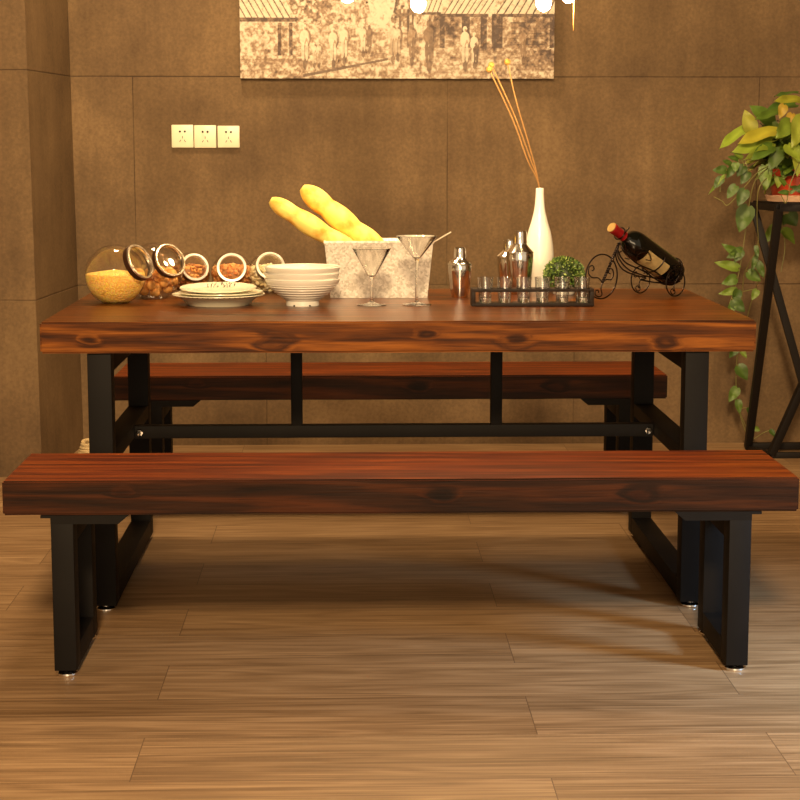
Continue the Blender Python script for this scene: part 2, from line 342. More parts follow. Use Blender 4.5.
def fix(bm): bmesh.ops.recalc_face_normals(bm, faces=bm.faces); return bm
def lathe(bm, prof, seg=32, mtx=None, wob=None):
    rings = []
    for r, z in prof:
        if r < 1e-6:
            rings.append([bm.verts.new((0, 0, z))])
        else:
            rings.append([bm.verts.new((r*math.cos(2*PI*i/seg), r*math.sin(2*PI*i/seg), z)) for i in range(seg)])
    for a, b in zip(rings, rings[1:]):
        for i in range(seg):
            j = (i+1) % seg
            if len(a) == 1 and len(b) == 1: continue
            if len(a) == 1: bm.faces.new([a[0], b[i], b[j]])
            elif len(b) == 1: bm.faces.new([a[i], a[j], b[0]])
            else: bm.faces.new([a[i], a[j], b[j], b[i]])
    vs = [v for r in rings for v in r]
    if mtx is not None:
        for v in vs: v.co = mtx @ v.co
    return vs
def tube(bm, pts, r, seg=8, closed=False):
    pts = [Vector(p) for p in pts]; n = len(pts); rings = []
    up = Vector((0, 0, 1)); prev = None
    for i, p in enumerate(pts):
        if closed: t = pts[(i+1) % n]-pts[i-1]
        else: t = pts[min(i+1, n-1)]-pts[max(i-1, 0)]
        if t.length < 1e-9: t = Vector((0, 0, 1))
        t.normalize()
        if prev is None:
            a = t.cross(up)
            if a.length < .05: a = t.cross(Vector((1, 0, 0)))
        else: a = prev-t*prev.dot(t)
        a.normalize(); prev = a; b = t.cross(a)
        rr = r[i] if isinstance(r, (list, tuple)) else r
        rings.append([bm.verts.new(p+(a*math.cos(2*PI*k/seg)+b*math.sin(2*PI*k/seg))*rr) for k in range(seg)])
    m = n if closed else n-1
    for i in range(m):
        A, B = rings[i], rings[(i+1) % n]
        for k in range(seg):
            bm.faces.new([A[k], A[(k+1) % seg], B[(k+1) % seg], B[k]])
    if not closed: bm.faces.new(rings[0][::-1]); bm.faces.new(rings[-1])
def spline(pts, n=8):
    pts = [Vector(p) for p in pts]; out = []
    P = [pts[0]*2-pts[1]]+pts+[pts[-1]*2-pts[-2]]
    for i in range(1, len(P)-2):
        a, b, c, d = P[i-1:i+3]
        for k in range(n):
            t = k/n; out.append(.5*((2*b)+(c-a)*t+(2*a-5*b+4*c-d)*t*t+(3*b-a-3*c+d)*t**3))
    out.append(pts[-1]); return out
def zto(nv):
    """matrix turning +z to nv"""
    return Vector(nv).normalized().to_track_quat('Z', 'Y').to_matrix().to_4x4()
def blob(bm, c, r, sub=1, sc=(1, 1, 1), rot=None):
    mt = Matrix.Translation(c) @ (rot.to_4x4() if rot is not None else Matrix()) @ Matrix.Diagonal((*[r*s for s in sc], 1))
    return bmesh.ops.create_icosphere(bm, subdivisions=sub, radius=1, matrix=mt)['verts']

# ------------------------------------------------------------------ room
def struct(name, bm, m, smooth=False): return tag(obj(name, bm, m, smooth=smooth), kind='structure')
X0, X1, Y0, YW, ZC = -2.6, 3.0, -1.8, 7.115, 3.95
bm = bmesh.new(); box(bm, X0-.1, X1+.1, Y0-.1, YW+.15, -.1, 0); struct('floor', bm, M['floor'])
bm = bmesh.new(); box(bm, X0-.1, X1+.1, YW, YW+.15, 0, ZC); struct('wall_back', bm, M['wall'])
# pillar of the left side: leans a hair, as in the photo
bm = bmesh.new()
lo = [(X0, 6.45), (-1.110, 6.45), (-1.057, YW), (X0, YW)]; hi = [(X0, 6.45), (-1.143, 6.45), (-1.098, YW), (X0, YW)]
a = [bm.verts.new((x, y, 0)) for x, y in lo]; b = [bm.verts.new((x, y, ZC)) for x, y in hi]
bm.faces.new(a[::-1]); bm.faces.new(b)
for i in range(4): bm.faces.new([a[i], a[(i+1) % 4], b[(i+1) % 4], b[i]])
struct('wall_left', fix(bm), M['wall'])
bm = bmesh.new(); box(bm, X0-.1, X0, 1.2, 6.45, 0, ZC); struct('wall_side', bm, M['wall'])
bm = bmesh.new(); box(bm, X1, X1+.1, 3.2, YW, 0, ZC); struct('wall_right', bm, M['wall'])
bm = bmesh.new(); box(bm, X0-.1, X1+.1, .6, YW+.15, ZC, ZC+.1); struct('ceiling', bm, M['ceiling'])

# ------------------------------------------------------------------ benches
def slab(x0, x1, y0, y1, z0, z1, seed, bev=.004):
    bm = bmesh.new(); box(bm, x0, x1, y0, y1, z0, z1)
    bmesh.ops.subdivide_edges(bm, edges=[e for e in bm.edges if abs(e.verts[0].co.x-e.verts[1].co.x) > .1], cuts=60)
    bmesh.ops.bevel(bm, geom=[e for e in bm.edges if e.is_boundary is False and e.calc_face_angle(0) > 1], offset=bev, segments=2, affect='EDGES')
    for v in bm.verts:      # hand planed edges are never quite straight
        n = mnoise.noise(Vector((v.co.x*5, v.co.y*3+seed, v.co.z*9)))
        v.co.z += .0012*n; v.co.y += .0014*mnoise.noise(Vector((v.co.x*7, seed+v.co.z*14, 1)))
    return bm
def glide(bm_x, bm_y, parent):
    bm = bmesh.new(); lathe(bm, [(0, 0), (.023, 0), (.0255, .002), (.025, .006), (.018, .010), (.011, .011), (.011, .016), (0, .016)], 24)
    o = obj('foot_glide', fix(bm), M['chrome'], parent); o.location = (bm_x, bm_y, 0); tag(o, 'round chrome foot glide'); return o
def frame_bm(xa, xb, ya, yb, zt, pd, rails, top=.05):
    """rectangular end frame: two posts, bottom runner, top rail, extra rails"""
    bm = bmesh.new(); b = .002
    box(bm, xa, xb, ya, ya+pd, .014, zt, b); box(bm, xa, xb, yb-pd, yb, .014, zt, b)
    box(bm, xa+.0005, xb-.0005, ya+pd-.001, yb-pd+.001, .014, .064, b)
    box(bm, xa+.0005, xb-.0005, ya+pd-.001, yb-pd+.001, zt-top, zt, b)
    for z0, z1 in rails: box(bm, xa+.0005, xb-.0005, ya+pd-.001, yb-pd+.001, z0, z1, b)
    return bm
def make_bench():
    t = thing('bench', '', 'bench')
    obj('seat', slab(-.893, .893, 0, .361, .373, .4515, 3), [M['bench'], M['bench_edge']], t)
    for s in (-1, 1):
        xa, xb = sorted((s*.788, s*.738))
        lf = obj('leg_frame', frame_bm(xa, xb, .002, .345, .353, .062, []), M['steel'], t)
        bm = bmesh.new(); o_, i_ = s*.810, s*.613
        prism(bm, [(o_, .3725), (o_, .3665), (s*.788, .3665), (s*.788, .3525), (s*.637, .3525), (i_, .3725)], .002, .345); 
        obj('mounting_plate', fix(bm), M['steel'], lf)
        for y in (.026, .323): glide(s*.763, y, lf)
    return t
bench = make_bench(); bench.location = (.118, 3.980, 0)
tag(bench, 'dark wooden bench on black steel legs in the foreground, in front of the table', 'bench', 'matching dining benches')
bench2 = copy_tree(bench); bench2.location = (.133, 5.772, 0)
tag(bench2, 'dark wooden bench behind the table, seen between its legs against the wall', 'bench')

# ------------------------------------------------------------------ table
TX0, TX1, TY0, TY1, TZ = -.778, 1.031, 4.5405, 5.5347, .75
table = thing('dining_table', 'long dark-stained wooden dining table with thick top on black steel frame', 'table', (0, 0, 0))
obj('tabletop', slab(TX0, TX1, TY0, TY1, .6705, TZ, 9, .005), [M['table'], M['table_edge']], table)
for xa, xb in ((-.663, -.603), (.855, .915)):
    lf = obj('leg_frame', frame_bm(xa, xb, 4.555, 5.44, .670, .062, [(.377, .415)], .052), M['steel'], table)
    for y in (4.576, 5.419): glide((xa+xb)/2, y, lf)
bm = bmesh.new(); box(bm, -.6035, .8555, 5.02, 5.058, .374, .409, .002); st = obj('stretcher', bm, M['steel'], table)
for x in (-.588, .840):
    bm = bmesh.new(); lathe(bm, [(0, 0), (.011, 0), (.012, .003), (.009, .008), (0, .009)], 6, Matrix.Translation((x, 5.020, .391)) @ zto((0, -1, 0)))
    obj('bolt', fix(bm), M['chrome'], st)
for x in (-.1495, .4115):
    bm = bmesh.new(); box(bm, x-.016, x+.016, 5.022, 5.056, .408, .671, .002); obj('strut', bm, M['steel'], table)

# ------------------------------------------------------------------ painting
def paint_canvas():
    x0, x1, z0, z1 = -.4165, .792, 1.4355, 2.02
    W, Hh = 640, 300
    rng = np.random.default_rng(5)
    def fbm(w, h, cells, octs=4, ax=1.0):
        out = np.zeros((h, w)); amp = 1; tot = 0
        for o in range(octs):
            cy = max(2, int(cells*2**o*h/w)); cx = max(2, int(cells*ax*2**o))
            g = rng.random((cy+2, cx+2))
            yy = np.linspace(0, cy, h, endpoint=False); xx = np.linspace(0, cx, w, endpoint=False)
            iy = yy.astype(int); ix = xx.astype(int); fy = (yy-iy)[:, None]; fx = (xx-ix)[None, :]
            fy = fy*fy*(3-2*fy); fx = fx*fx*(3-2*fx)
            v = g[iy][:, ix]*(1-fy)*(1-fx)+g[iy+1][:, ix]*fy*(1-fx)+g[iy][:, ix+1]*(1-fy)*fx+g[iy+1][:, ix+1]*fy*fx
            out += v*amp; tot += amp; amp *= .6
        return out/tot
    u = np.linspace(0, 1, W)[None, :].repeat(Hh, 0); v = np.linspace(0, 1, Hh)[:, None].repeat(W, 1)   # v up
    n1 = fbm(W, Hh, 10); n2 = fbm(W, Hh, 80, 2); n3 = fbm(W, Hh, 14, 4, 1)
    V = .80+.10*(n1-.5)                              # value: light ground
    streak = fbm(W, Hh, 7, 5, 1)[:, ::1]
    st2 = np.repeat(fbm(W//8, Hh, 12, 4), 8, axis=1)[:, :W]
    ground = v < .30
    V = np.where(ground, .70+.38*(st2-.5)+.35*(n2-.5), V)
    # wet shadowed ground to the right
    sh = np.clip((u-.55)*2.2, 0, 1)*np.clip((.26-np.abs(v-.19)*1.2)/.26, 0, 1)*(v < .32)
    V -= sh*(.18+.5*(n3-.4))
    # facades
    facL = (u < .40) & (v > .17+.22*u) & (v < .62)
    V = np.where(facL, .74+.35*(n2-.5)+.12*(n3-.5), V)
    facR = (u > .60) & (v > .27-.22*(u-.6)) & (v < .42)
    V = np.where(facR, .60+.75*(n3-.48)+.4*(n2-.5), V)
    def rect(ua, ub, va, vb, val, a=.8):
        m = (u > ua) & (u < ub) & (v > va) & (v < vb); V[m] = V[m]*(1-a)+a*(val+.3*(n2[m]-.5))
    for ua in (.12, .155): rect(ua, ua+.012, .15, .36, .36)
    rect(.13, .15, .15, .34, .62)
    for ua, ub in ((.635, .65), (.705, .73), (.765, .785), (.80, .835), (.985, 1)): rect(ua, ub, .2, .42, .26, .85)
    for k in range(5): rect(.86, .97, .22+.035*k, .226+.035*k, .35, .6)
    # trees: speckled crowns and trunks
    def crown(cu, cv, ru, rv, dark=.42):
        d = ((u-cu)/ru)**2+((v-cv)/rv)**2; m = (d+1.1*(n3-.5) < 1)
        sp = n2 > .49; V[m & sp] = dark+.25*n1[m & sp]; V[m & ~sp] = .78
    crown(.25, .52, .16, .16); crown(.38, .52, .07, .15, .5); crown(.52, .50, .07, .17, .40); crown(.60, .62, .07, .14, .4); crown(.12, .66, .14, .1, .5)
    for cu in (.505, .53, .545): rect(cu, cu+.007, .2, .45, .36)
    # light gap of sky down the street
    d = ((u-.45)/.045)**2+((v-.56)/.22)**2; m = d < 1; V[m] = .86+.08*n1[m]
    # awnings with stripes
    def awn(pts, n, slant):
        (ua, va), (ub, vb), (uc, vc), (ud, vd) = pts   # bottom-left, bottom-right, top-right, top-left
        t = np.clip((v-va)/(vc-va+1e-9), -1, 2); L = ua+(ud-ua)*t; R = ub+(uc-ub)*t
        m = (t > 0) & (t < 1) & (u > L) & (u < R); s = (u-L)/(R-L+1e-9)*n; f = s-np.floor(s)
        V[m] = np.where(f[m] < .22, .42, .92)+.1*(n2[m]-.5)
        e = (np.abs(t) < .07) & (u > ua) & (u < ub); V[e] = .38
    awn([(0, .38), (.18, .38), (.13, .56), (-.05, .56)], 9, 0)
    awn([(.645, .41), (.79, .41), (.84, .56), (.69, .56)], 8, 0)
    awn([(.81, .41), (1.02, .41), (1.05, .56), (.86, .56)], 9, 0)
    awn([(.575, .42), (.64, .42), (.66, .54), (.60, .54)], 4, 0)
    n4 = rng.random((Hh//2, W//2)).repeat(2, 0).repeat(2, 1); n5 = fbm(W, Hh, 110, 2)
    V += .40*(n5-.5)+.12*(n4-.5)
    # figures: head, body, legs, reflection
    def fig(cu, cv, h, val):
        w = h*.16
        for (du, dv, ru, rv, vv) in ((0, .88, .055, .08, val), (0, .60, .13, .21, val), (-.05, .24, .045, .26, val*.85), (.06, .24, .045, .26, val*.85), (0, -.12, .05, .12, .42)):
            d = ((u-cu-du*h*.45)/(ru*h*.5))**2+((v-cv-dv*h)/(rv*h))**2; m = d+.5*(n2-.5) < 1
            V[m] = V[m]*.1+.9*(vv+.15*(n2[m]-.5)-.25*((u[m]-cu)/h > .05))
            e = (d > 1) & (d < 1.8) & (u > cu); V[e] = V[e]*.5+.5*.34
    for cu, cv, h, val in ((.205, .12, .24, 1.0), (.235, .10, .14, .85), (.25, .10, .14, .8), (.295, .12, .22, 1.0), (.33, .14, .22, 1.0), (.39, .18, .18, 1.0), (.41, .2, .15, .5),
                           (.485, .15, .22, .8), (.50, .16, .2, .85), (.545, .14, .22, .6), (.60, .11, .28, .5), (.715, .11, .24, 1.0), (.745, .11, .2, 1.0), (.75, .10, .14, .4), (.90, .14, .2, .6)):
        fig(cu, cv, h, val)
    # kerb line
    k = np.abs(v-(.01+.40*(u-.18))) < .008+.01*(n1-.4); k &= (u > .2) & (u < .47); V[k] = .42
    V += .12*(n5-.5); V = np.clip(.62+(V-.66)*1.6, .05, 1)
    dark = np.array(srgb(70, 48, 34)[:3]); mid = np.array(srgb(150, 122, 94)[:3]); light = np.array(srgb(212, 200, 176)[:3])
    t = V[..., None]; colr = np.where(t < .55, dark+(mid-dark)*np.clip((t-.1)/.45, 0, 1), mid+(light-mid)*np.clip((t-.55)/.4, 0, 1))
    xs = np.linspace(x0, x1, W); zs = np.linspace(z0, z1, Hh)
    co = np.zeros((Hh, W, 3)); co[..., 0] = xs[None]; co[..., 2] = zs[:, None]; co[..., 1] = -.0012*(n2-.5)*2-.0005
    idx = np.arange(W*Hh).reshape(Hh, W)
    q = np.stack([idx[:-1, :-1], idx[:-1, 1:], idx[1:, 1:], idx[1:, :-1]], -1).reshape(-1, 4)
    me = bpy.data.meshes.new('painted_surface'); me.from_pydata(co.reshape(-1, 3).tolist(), [], q.tolist())
    at_ = me.color_attributes.new('Col', 'FLOAT_COLOR', 'POINT')
    buf = np.ones((W*Hh, 4), dtype=np.float32); buf[:, :3] = colr.reshape(-1, 3); at_.data.foreach_set('color', buf.ravel())
    me.materials.append(M['canvas'])
    t = thing('painting', 'wide sepia street scene painting on canvas hanging on the back wall', 'painting', (0, YW-.034, 0))
    o = bpy.data.objects.new('painted_surface', me); COL.objects.link(o); o.parent = t
    bm = bmesh.new(); box(bm, x0-.001, x1+.001, .0005, .032, z0-.001, z1+.001, .001)
    obj('stretched_canvas', bm, plain('dark_canvas_edge', srgb(72, 52, 38), .8), t)
paint_canvas()

# ------------------------------------------------------------------ wall sockets
PL = (('leftmost of the three ivory wall sockets left of the painting', 171.6, 193.8, 124.8, 147.6),
      ('middle one of the three ivory wall sockets left of the painting', 194.2, 216.6, 125.2, 147.8),
      ('rightmost of the three ivory wall sockets, nearest the painting', 217.6, 239.8, 125.8, 147.6))
for lab, ua, ub, va, vb in PL:
    a = at(ua, va, YW); b = at(ub, vb, YW); cx, cz = (a.x+b.x)/2, (a.z+b.z)/2; w, h = (b.x-a.x)/2, (a.z-b.z)/2
    t = thing('wall_socket', lab, 'wall socket', (cx, YW, cz), 0, 'sockets on the back wall')
    bm = bmesh.new(); box(bm, -w, w, -.011, -.0002, -h, h, .003); obj('face_plate', bm, M['socket'], t)
    bm = bmesh.new()
    for x in (-.0095, .0095): lathe(bm, [(0, 0), (.0042, 0), (.0042, .002), (0, .002)], 12, Matrix.Translation((x, -.0112, .018)) @ zto((0, -1, 0)))
    for x, rz in ((-.009, .5), (.009, -.5), (0, 0)):
        m4 = Matrix.Translation((x, -.012, -.018 if x else -.004)) @ Matrix.Rotation(rz, 4, 'Y')
        k = len(bm.verts); box(bm, -.0011, .0011, -.0006, .001, -.0045, .0045); bm.verts.ensure_lookup_table()
        for v in bm.verts[k:]: v.co = m4 @ v.co
    obj('pin_holes', fix(bm), M['slot'], t)

# ------------------------------------------------------------------ pendant lamps
for lab, u_, v_, y_ in (('lit pendant bulb above the table, leftmost of the row', 347.5, -6, 5.10), ('lit pendant bulb above the table, second from the left', 418.4, 3.5, 5.04),
                    ('lit pendant bulb above the table, third from the left', 543.6, 2.5, 5.04), ('lit pendant bulb above the table, rightmost, with a thin pull cord', 568.5, -6, 5.12)):
    c = at(u_, v_, y_); t = thing('pendant_lamp', lab, 'pendant lamp', c, 0, 'pendant bulbs above the table')
    bm = bmesh.new(); R_ = .0205
    prof = [(0, -R_*1.2)]+[(R_*math.cos(a), R_*1.2*math.sin(a)) for a in np.linspace(-1.3, .7, 12)]+[(.012, .032), (.0115, .04), (0, .04)]
    lathe(bm, prof, 20); obj('bulb', fix(bm), M['bulb'], t)
    bm = bmesh.new(); lathe(bm, [(0, .0405), (.015, .0405), (.017, .05), (.017, .078), (.010, .09), (.003, .095), (0, .095)], 18); obj('lamp_holder', fix(bm), M['brass'], t)
    bm = bmesh.new(); tube(bm, [(0, 0, .094), (0, 0, ZC-c.z-.012)], .0028, 6); obj('cord', bm, M['cable'], t)
    bm = bmesh.new(); lathe(bm, [(0, ZC-c.z-.022), (.035, ZC-c.z-.020), (.04, ZC-c.z-.0005), (0, ZC-c.z-.0005)], 24); obj('ceiling_rose', fix(bm), M['brass'], t)
    if 'pull' in lab:
        bm = bmesh.new(); e = at(573.5, 31, y_)-c
        tube(bm, [(.016, 0, .06), (e.x, 0, .04), (e.x, 0, e.z)], .0016, 6); obj('pull_cord', bm, M['brass'], t)

# ------------------------------------------------------------------ storage jars
def food_mesh(name, pts, col_fn, seg=1):
    """pts: list of (centre, radius, scale, rotation)"""
    bm = bmesh.new(); cl = bm.verts.layers.float_color.new('Col')
    for c, r, sc, rot in pts:
        col = col_fn()
        for v in blob(bm, c, r, seg, sc, rot): v[cl] = (*col[:3], 1)
    return bm
def rrot(): return Matrix.Rotation(random.uniform(0, 6.28), 3, Vector((random.gauss(0, 1), random.gauss(0, 1), random.gauss(0, 1))).normalized())
def jar(label, foot, R, n, lidr, lidd, ringm='lid_ring', w=.86):
    """round glass jar with a slanted mouth; foot = its point on the table, n = direction the lid faces"""
    n = Vector(n).normalized(); fl = R*.90
    t = thing('storage_jar', label, 'jar', foot, 0, 'glass storage jars on the table')
    C_ = Vector((0, 0, fl))
    mt = Matrix.Translation(C_) @ zto(n)
    a1 = math.asin(min(.98, (lidr*.9)/R))
    prof = [(R*math.sin(a), R*math.cos(a)) for a in np.linspace(PI, a1, 26)]; prof[0] = (0, -R)
    prof += [(lidr*.88, lidd-.012), (lidr*.88, lidd)]
    bm = bmesh.new(); lathe(bm, prof, 40, mt)
    for v in bm.verts:
        if v.co.z < 0: v.co.z = 0; 
    g = obj('glass_body', fix(bm), M['glass'], t)
    # thick glass foot ring
    fr = math.sqrt(max(1e-6, R*R-fl*fl))
    bm = bmesh.new(); tube(bm, [(fr*math.cos(a), fr*math.sin(a), .0025) for a in np.linspace(0, 2*PI, 32, endpoint=False)], .0025, 6, True); obj('foot_ring', bm, M['glass2'], t)
    ml = Matrix.Translation(C_+n*(lidd-.012)) @ zto(n)
    bm = bmesh.new(); lathe(bm, [(lidr*.9, 0), (lidr*.99, 0), (lidr, .002), (lidr, .015), (lidr*.96, .017)], 40, ml)
    lid = obj('lid', fix(bm), M['lid_band'], t)
    bm = bmesh.new(); lathe(bm, [(lidr*.985, .014), (lidr*1.0, .0165), (lidr*.97, .020), (lidr*(w+.03), .0205), (lidr*w, .0175), (lidr*w, .012)], 40, ml)
    obj('rim_ring', fix(bm), M[ringm], lid)
    bm = bmesh.new(); lathe(bm, [(0, .0165), (lidr*.45, .016), (lidr*.83, .0135)], 32, ml); obj('lid_window', bm, M['glass'], lid)
    return Vector(foot)+C_
def fill(center, R, level, rad, count, shape, mound=0.0):
    """grains lying just inside a sphere up to a level, plus its surface"""
    out = []
    r_in = R*.965-rad
    while len(out) < count:
        if random.random() < .62:      # against the glass
            z = random.uniform(-R*.86, level); a = random.uniform(0, 2*PI); q = math.sqrt(max(0, r_in*r_in-z*z))
            p = Vector((q*math.cos(a), q*math.sin(a), z))
        else:
            q = math.sqrt(max(0, r_in*r_in-level*level))*math.sqrt(random.random()); a = random.uniform(0, 2*PI)
            p = Vector((q*math.cos(a), q*math.sin(a), level+mound*(1-q/R)+random.uniform(-.4, .2)*rad))
        if p.z < -R*.90+rad*1.1: p.z = -R*.90+rad*1.1
        out.append((center+p, rad*random.uniform(.85, 1.1), shape, rrot()))
    return out
def heap_core(bm, cl, center, R, level, col, inset):
    r = R*.955-inset; prof = [(0, -min(r, R*.895))]
    for a in np.linspace(math.acos(max(-1, -R*.895/r)) if r > R*.895 else PI, math.acos(level/r), 14): prof.append((r*math.sin(a), max(-R*.895, r*math.cos(a))))
    prof.append((0, level+.002))
    for v in lathe(bm, prof, 28, Matrix.Translation(center)): v[cl] = (*col[:3], 1)

# 1: millet
f1 = Vector((-.6555, 5.085, TZ+.0006))
c1 = jar('large round glass jar of yellow millet, leftmost on the table', f1, .0855, (.78, -.46, .42), .052, .092)
bm = food_mesh('millet', fill(c1, .0855, .002, .0022, 5200, (1, 1, 1), .012), lambda: srgb(random.randint(232, 255), random.randint(186, 226), random.randint(84, 130)), 1)
cl = bm.verts.layers.float_color['Col']; heap_core(bm, cl, c1, .0855, .004, srgb(240, 190, 90), .002)
tag(obj('millet', bm, M['food']), 'yellow millet grains filling the lower half of the leftmost glass jar', 'millet', kind='stuff')
# 2: walnuts
f2 = Vector((-.566, 5.252, TZ+.0006)); R2 = .083
c2 = jar('round glass jar of whole brown walnuts beside the millet jar', f2, R2, (.58, -.66, .40), .0505, .085)
wn = None; slots = []
tries = 0
rw = .0148
while len(slots) < 26 and tries < 60000:
    tries += 1
    z = -R2*.9+rw*1.03+random.random()**1.4*.062; q = random.random()**.5*(R2*.955-rw)
    a = random.uniform(0, 2*PI); p = Vector((q*math.cos(a), q*math.sin(a), z))
    if p.length > R2*.96-rw: continue
    if all((p-s).length > rw*1.93 for s in slots): slots.append(p)
slots.sort(key=lambda p: p.z)
for k, p in enumerate(slots):
    if wn is None:
        bm = bmesh.new(); vs = blob(bm, (0, 0, 0), rw*.985, 3, (1, 1, 1))
        for v in bm.verts:
            v.co *= 1-.035*abs(mnoise.noise(v.co*160))*1.5
            if abs(v.co.x) < rw*.08: v.co *= 1.03
        wn = obj('walnut', bm, M['walnut']); o = wn
    else:
        o = wn.copy(); COL.objects.link(o)
    o.location = c2+p; o.rotation_euler = (random.uniform(0, 6), random.uniform(0, 6), random.uniform(0, 6))
    tag(o, 'brown walnut inside the second round glass jar from the left', 'walnut', 'walnuts in the glass jar')
# 3,4,5: small jars behind the plates
def small(label, foot, n, name, flabel, cols, rad, shape, lidr=.0425, R=.062, level=.016):
    c = jar(label, foot, R, n, lidr, R*1.03, 'pale_ring', .80)
    bm = food_mesh(name, fill(c, R, level, rad, 320, shape, .01), lambda: srgb(*random.choice(cols)), 2)
    heap_core(bm, bm.verts.layers.float_color['Col'], c, R, level, srgb(*[int(q*.8) for q in cols[0]]), rad)
    tag(obj(name, bm, M['food']), flabel, name.replace('_', ' '), kind='stuff')
small('small round glass jar of brown beans facing forward beside the walnut jar', Vector((-.479, 5.43, TZ+.0006)), (.30, -.82, .31), 'mixed_nuts', 'brown and tan nuts inside the small jar beside the walnut jar',
      [(196, 128, 62), (150, 84, 36), (222, 164, 92)], .0052, (1.3, 1, .9))
small('small round glass jar of orange peanuts facing forward, behind the plates', Vector((-.352, 5.43, TZ+.0006)), (.05, -.90, .30), 'peanuts', 'orange peanuts inside the small jar right behind the plates',
      [(228, 156, 84), (206, 126, 62), (240, 182, 112)], .0056, (1.4, .9, .9), .0445)
small('small round glass jar of pale dried pieces behind the bowls', Vector((-.243, 5.43, TZ+.0006)), (.12, -.84, .36), 'dried_lily_bulbs', 'pale cream dried pieces inside the small jar behind the bowls',
      [(240, 224, 176), (226, 204, 150), (248, 238, 204)], .0068, (1.3, 1, .6), .0435, .062, .014)

# ------------------------------------------------------------------ plates
def plate_bm(R, h, foot, th=.003):
    out = [(0, .003), (foot*.9, .003), (foot*.92, 0), (foot, 0), (foot*1.03, .003), (R*.80, h*.62), (R, h), (R*.995, h+th*.7)]
    inn = [(R*.97, h+th*.6), (R*.78, h*.68+th), (R*.72, h*.5+th), (foot*.95, .0055+th), (0, .005+th)]
    bm = bmesh.new(); lathe(bm, out+inn, 56); return fix(bm)
pc = Vector((-.363, 5.020, TZ))
for lab, R_, h_, ft, z, dx, dy, dec in (('wide cream soup plate with dashed rim, lowest of the plate stack', .1285, .0285, .085, .0003, 0, 0, 1), ('cream plate in the middle of the plate stack', .117, .0170, .072, .0170, .006, .01, 0), ('cream plate with dark printed marks on top of the plate stack', .1065, .0150, .064, .0265, -.002, .018, 2)):
    t = thing('plate', lab, 'plate', (pc.x+dx, pc.y+dy, pc.z+z), 0, 'stack of plates on the table')
    if dec == 2: t.rotation_euler.x = math.radians(3.2); t.location.z += .004
    obj('dish', plate_bm(R_, h_, ft), M['cream'], t)
    if dec == 1:
        bm = bmesh.new()
        for k in range(54):
            a = 2*PI*k/54; d = .033
            q = [Vector(((R_*rr)*math.cos(a+s*d), (R_*rr)*math.sin(a+s*d), h_-.0012+z0)) for s, rr, z0 in ((0, .988, -.0006), (1, .988, -.0006), (1, 1.003, .0012), (0, 1.003, .0012))]
            vs = [bm.verts.new(p) for p in q]; bm.faces.new(vs)
        obj('rim_dashes', bm, M['ink'], t)
    if dec == 2:
        # brushed marks on the far inner slope of the plate
        bm = bmesh.new(); rr_ = random.Random(3)
        for gx in range(9):
            bx = -.034+gx*.0092
            for s in range(3):
                x = bx+rr_.uniform(-.002, .002); s0 = rr_.uniform(.050, .080); L_ = rr_.uniform(.006, .022); dx_ = rr_.uniform(-.004, .004)
                def sl(px, py):
                    r = math.hypot(px, py); k = (r-R_*.6)/(R_*.4); return .0055+.003+max(0, k)*(h_-.006)+.0012
                p0 = (x, s0); p1 = (x+dx_, s0+L_)
                tube(bm, [(p0[0], p0[1], sl(*p0)), (p1[0], p1[1], sl(*p1))], .0008, 5)
        obj('printed_marks', bm, M['ink'], t)

# ------------------------------------------------------------------ bowls
def bowl_bm():
    Ht = .072; R_ = .1035; prof = [(0, .004), (.040, .004), (.042, 0), (.046, 0), (.0455, .014)]
    for i in range(1, 41):
        s = i/40; r = .0455+(R_-.0455)*(1-(1-s)**1.55); z = .014+(Ht-.014)*s
        if s < .8: r += .0016*math.sin(s*2*PI*8)
        prof.append((r, z))
    prof += [(R_+.0015, Ht+.001), (R_, Ht+.0035), (R_-.004, Ht+.002)]
    for i in range(12, -1, -1):
        s = i/12; prof.append((max(0, -.004+.0455+(R_-.0455)*(1-(1-s)**1.55)) if i else .03, .019+(Ht-.019)*s))
    prof.append((0, .017))
    bm = bmesh.new(); lathe(bm, prof, 64)
    return fix(bm)
bb = obj('bowl', bowl_bm(), M['white'])
for k, (lab, z, dx) in enumerate((('white ribbed bowl at the bottom of the bowl stack, notched foot on the table', .0004, 0), ('white bowl in the middle of the bowl stack', .0165, -.001), ('white bowl on top of the bowl stack', .033, .001))):
    o = bb if k == 0 else bb.copy()
    if k: COL.objects.link(o)
    o.location = (-.130+dx, 4.990, TZ+z); tag(o, lab, 'bowl', 'stack of bowls on the table')
for a in (-2.05, -1.1):
    bm = bmesh.new(); blob(bm, (.0462*math.cos(a), .0462*math.sin(a), .0022), .0030, 1, (1.2, .6, .8)); obj('foot_notch', bm, M['ink'], bb)

# ------------------------------------------------------------------ zinc trough
t = thing('zinc_trough', 'galvanised metal trough holding two baguettes', 'metal planter box', (.0845, 5.20, TZ+.0004))
def ring4(bm, w, d, z, oy): return [bm.verts.new((x, y+oy, z)) for x, y in ((-w, -d), (w, -d), (w, d), (-w, d))]
bm = bmesh.new(); D_ = .085
lv = [(.140, .060, 0), (.1555, .0745, .156), (.1585, .0775, .158), (.1585, .0775, .165), (.1535, .0725, .165), (.1515, .0705, .156), (.136, .056, .004)]
rs = [ring4(bm, w, d, z, .0745) for w, d, z in lv]
for a, b in zip(rs, rs[1:]):
    for i in range(4): bm.faces.new([a[i], a[(i+1) % 4], b[(i+1) % 4], b[i]])
bm.faces.new(rs[0][::-1]); bm.faces.new(rs[-1])
obj('trough_body', fix(bm), M['galv'], t, smooth=False)

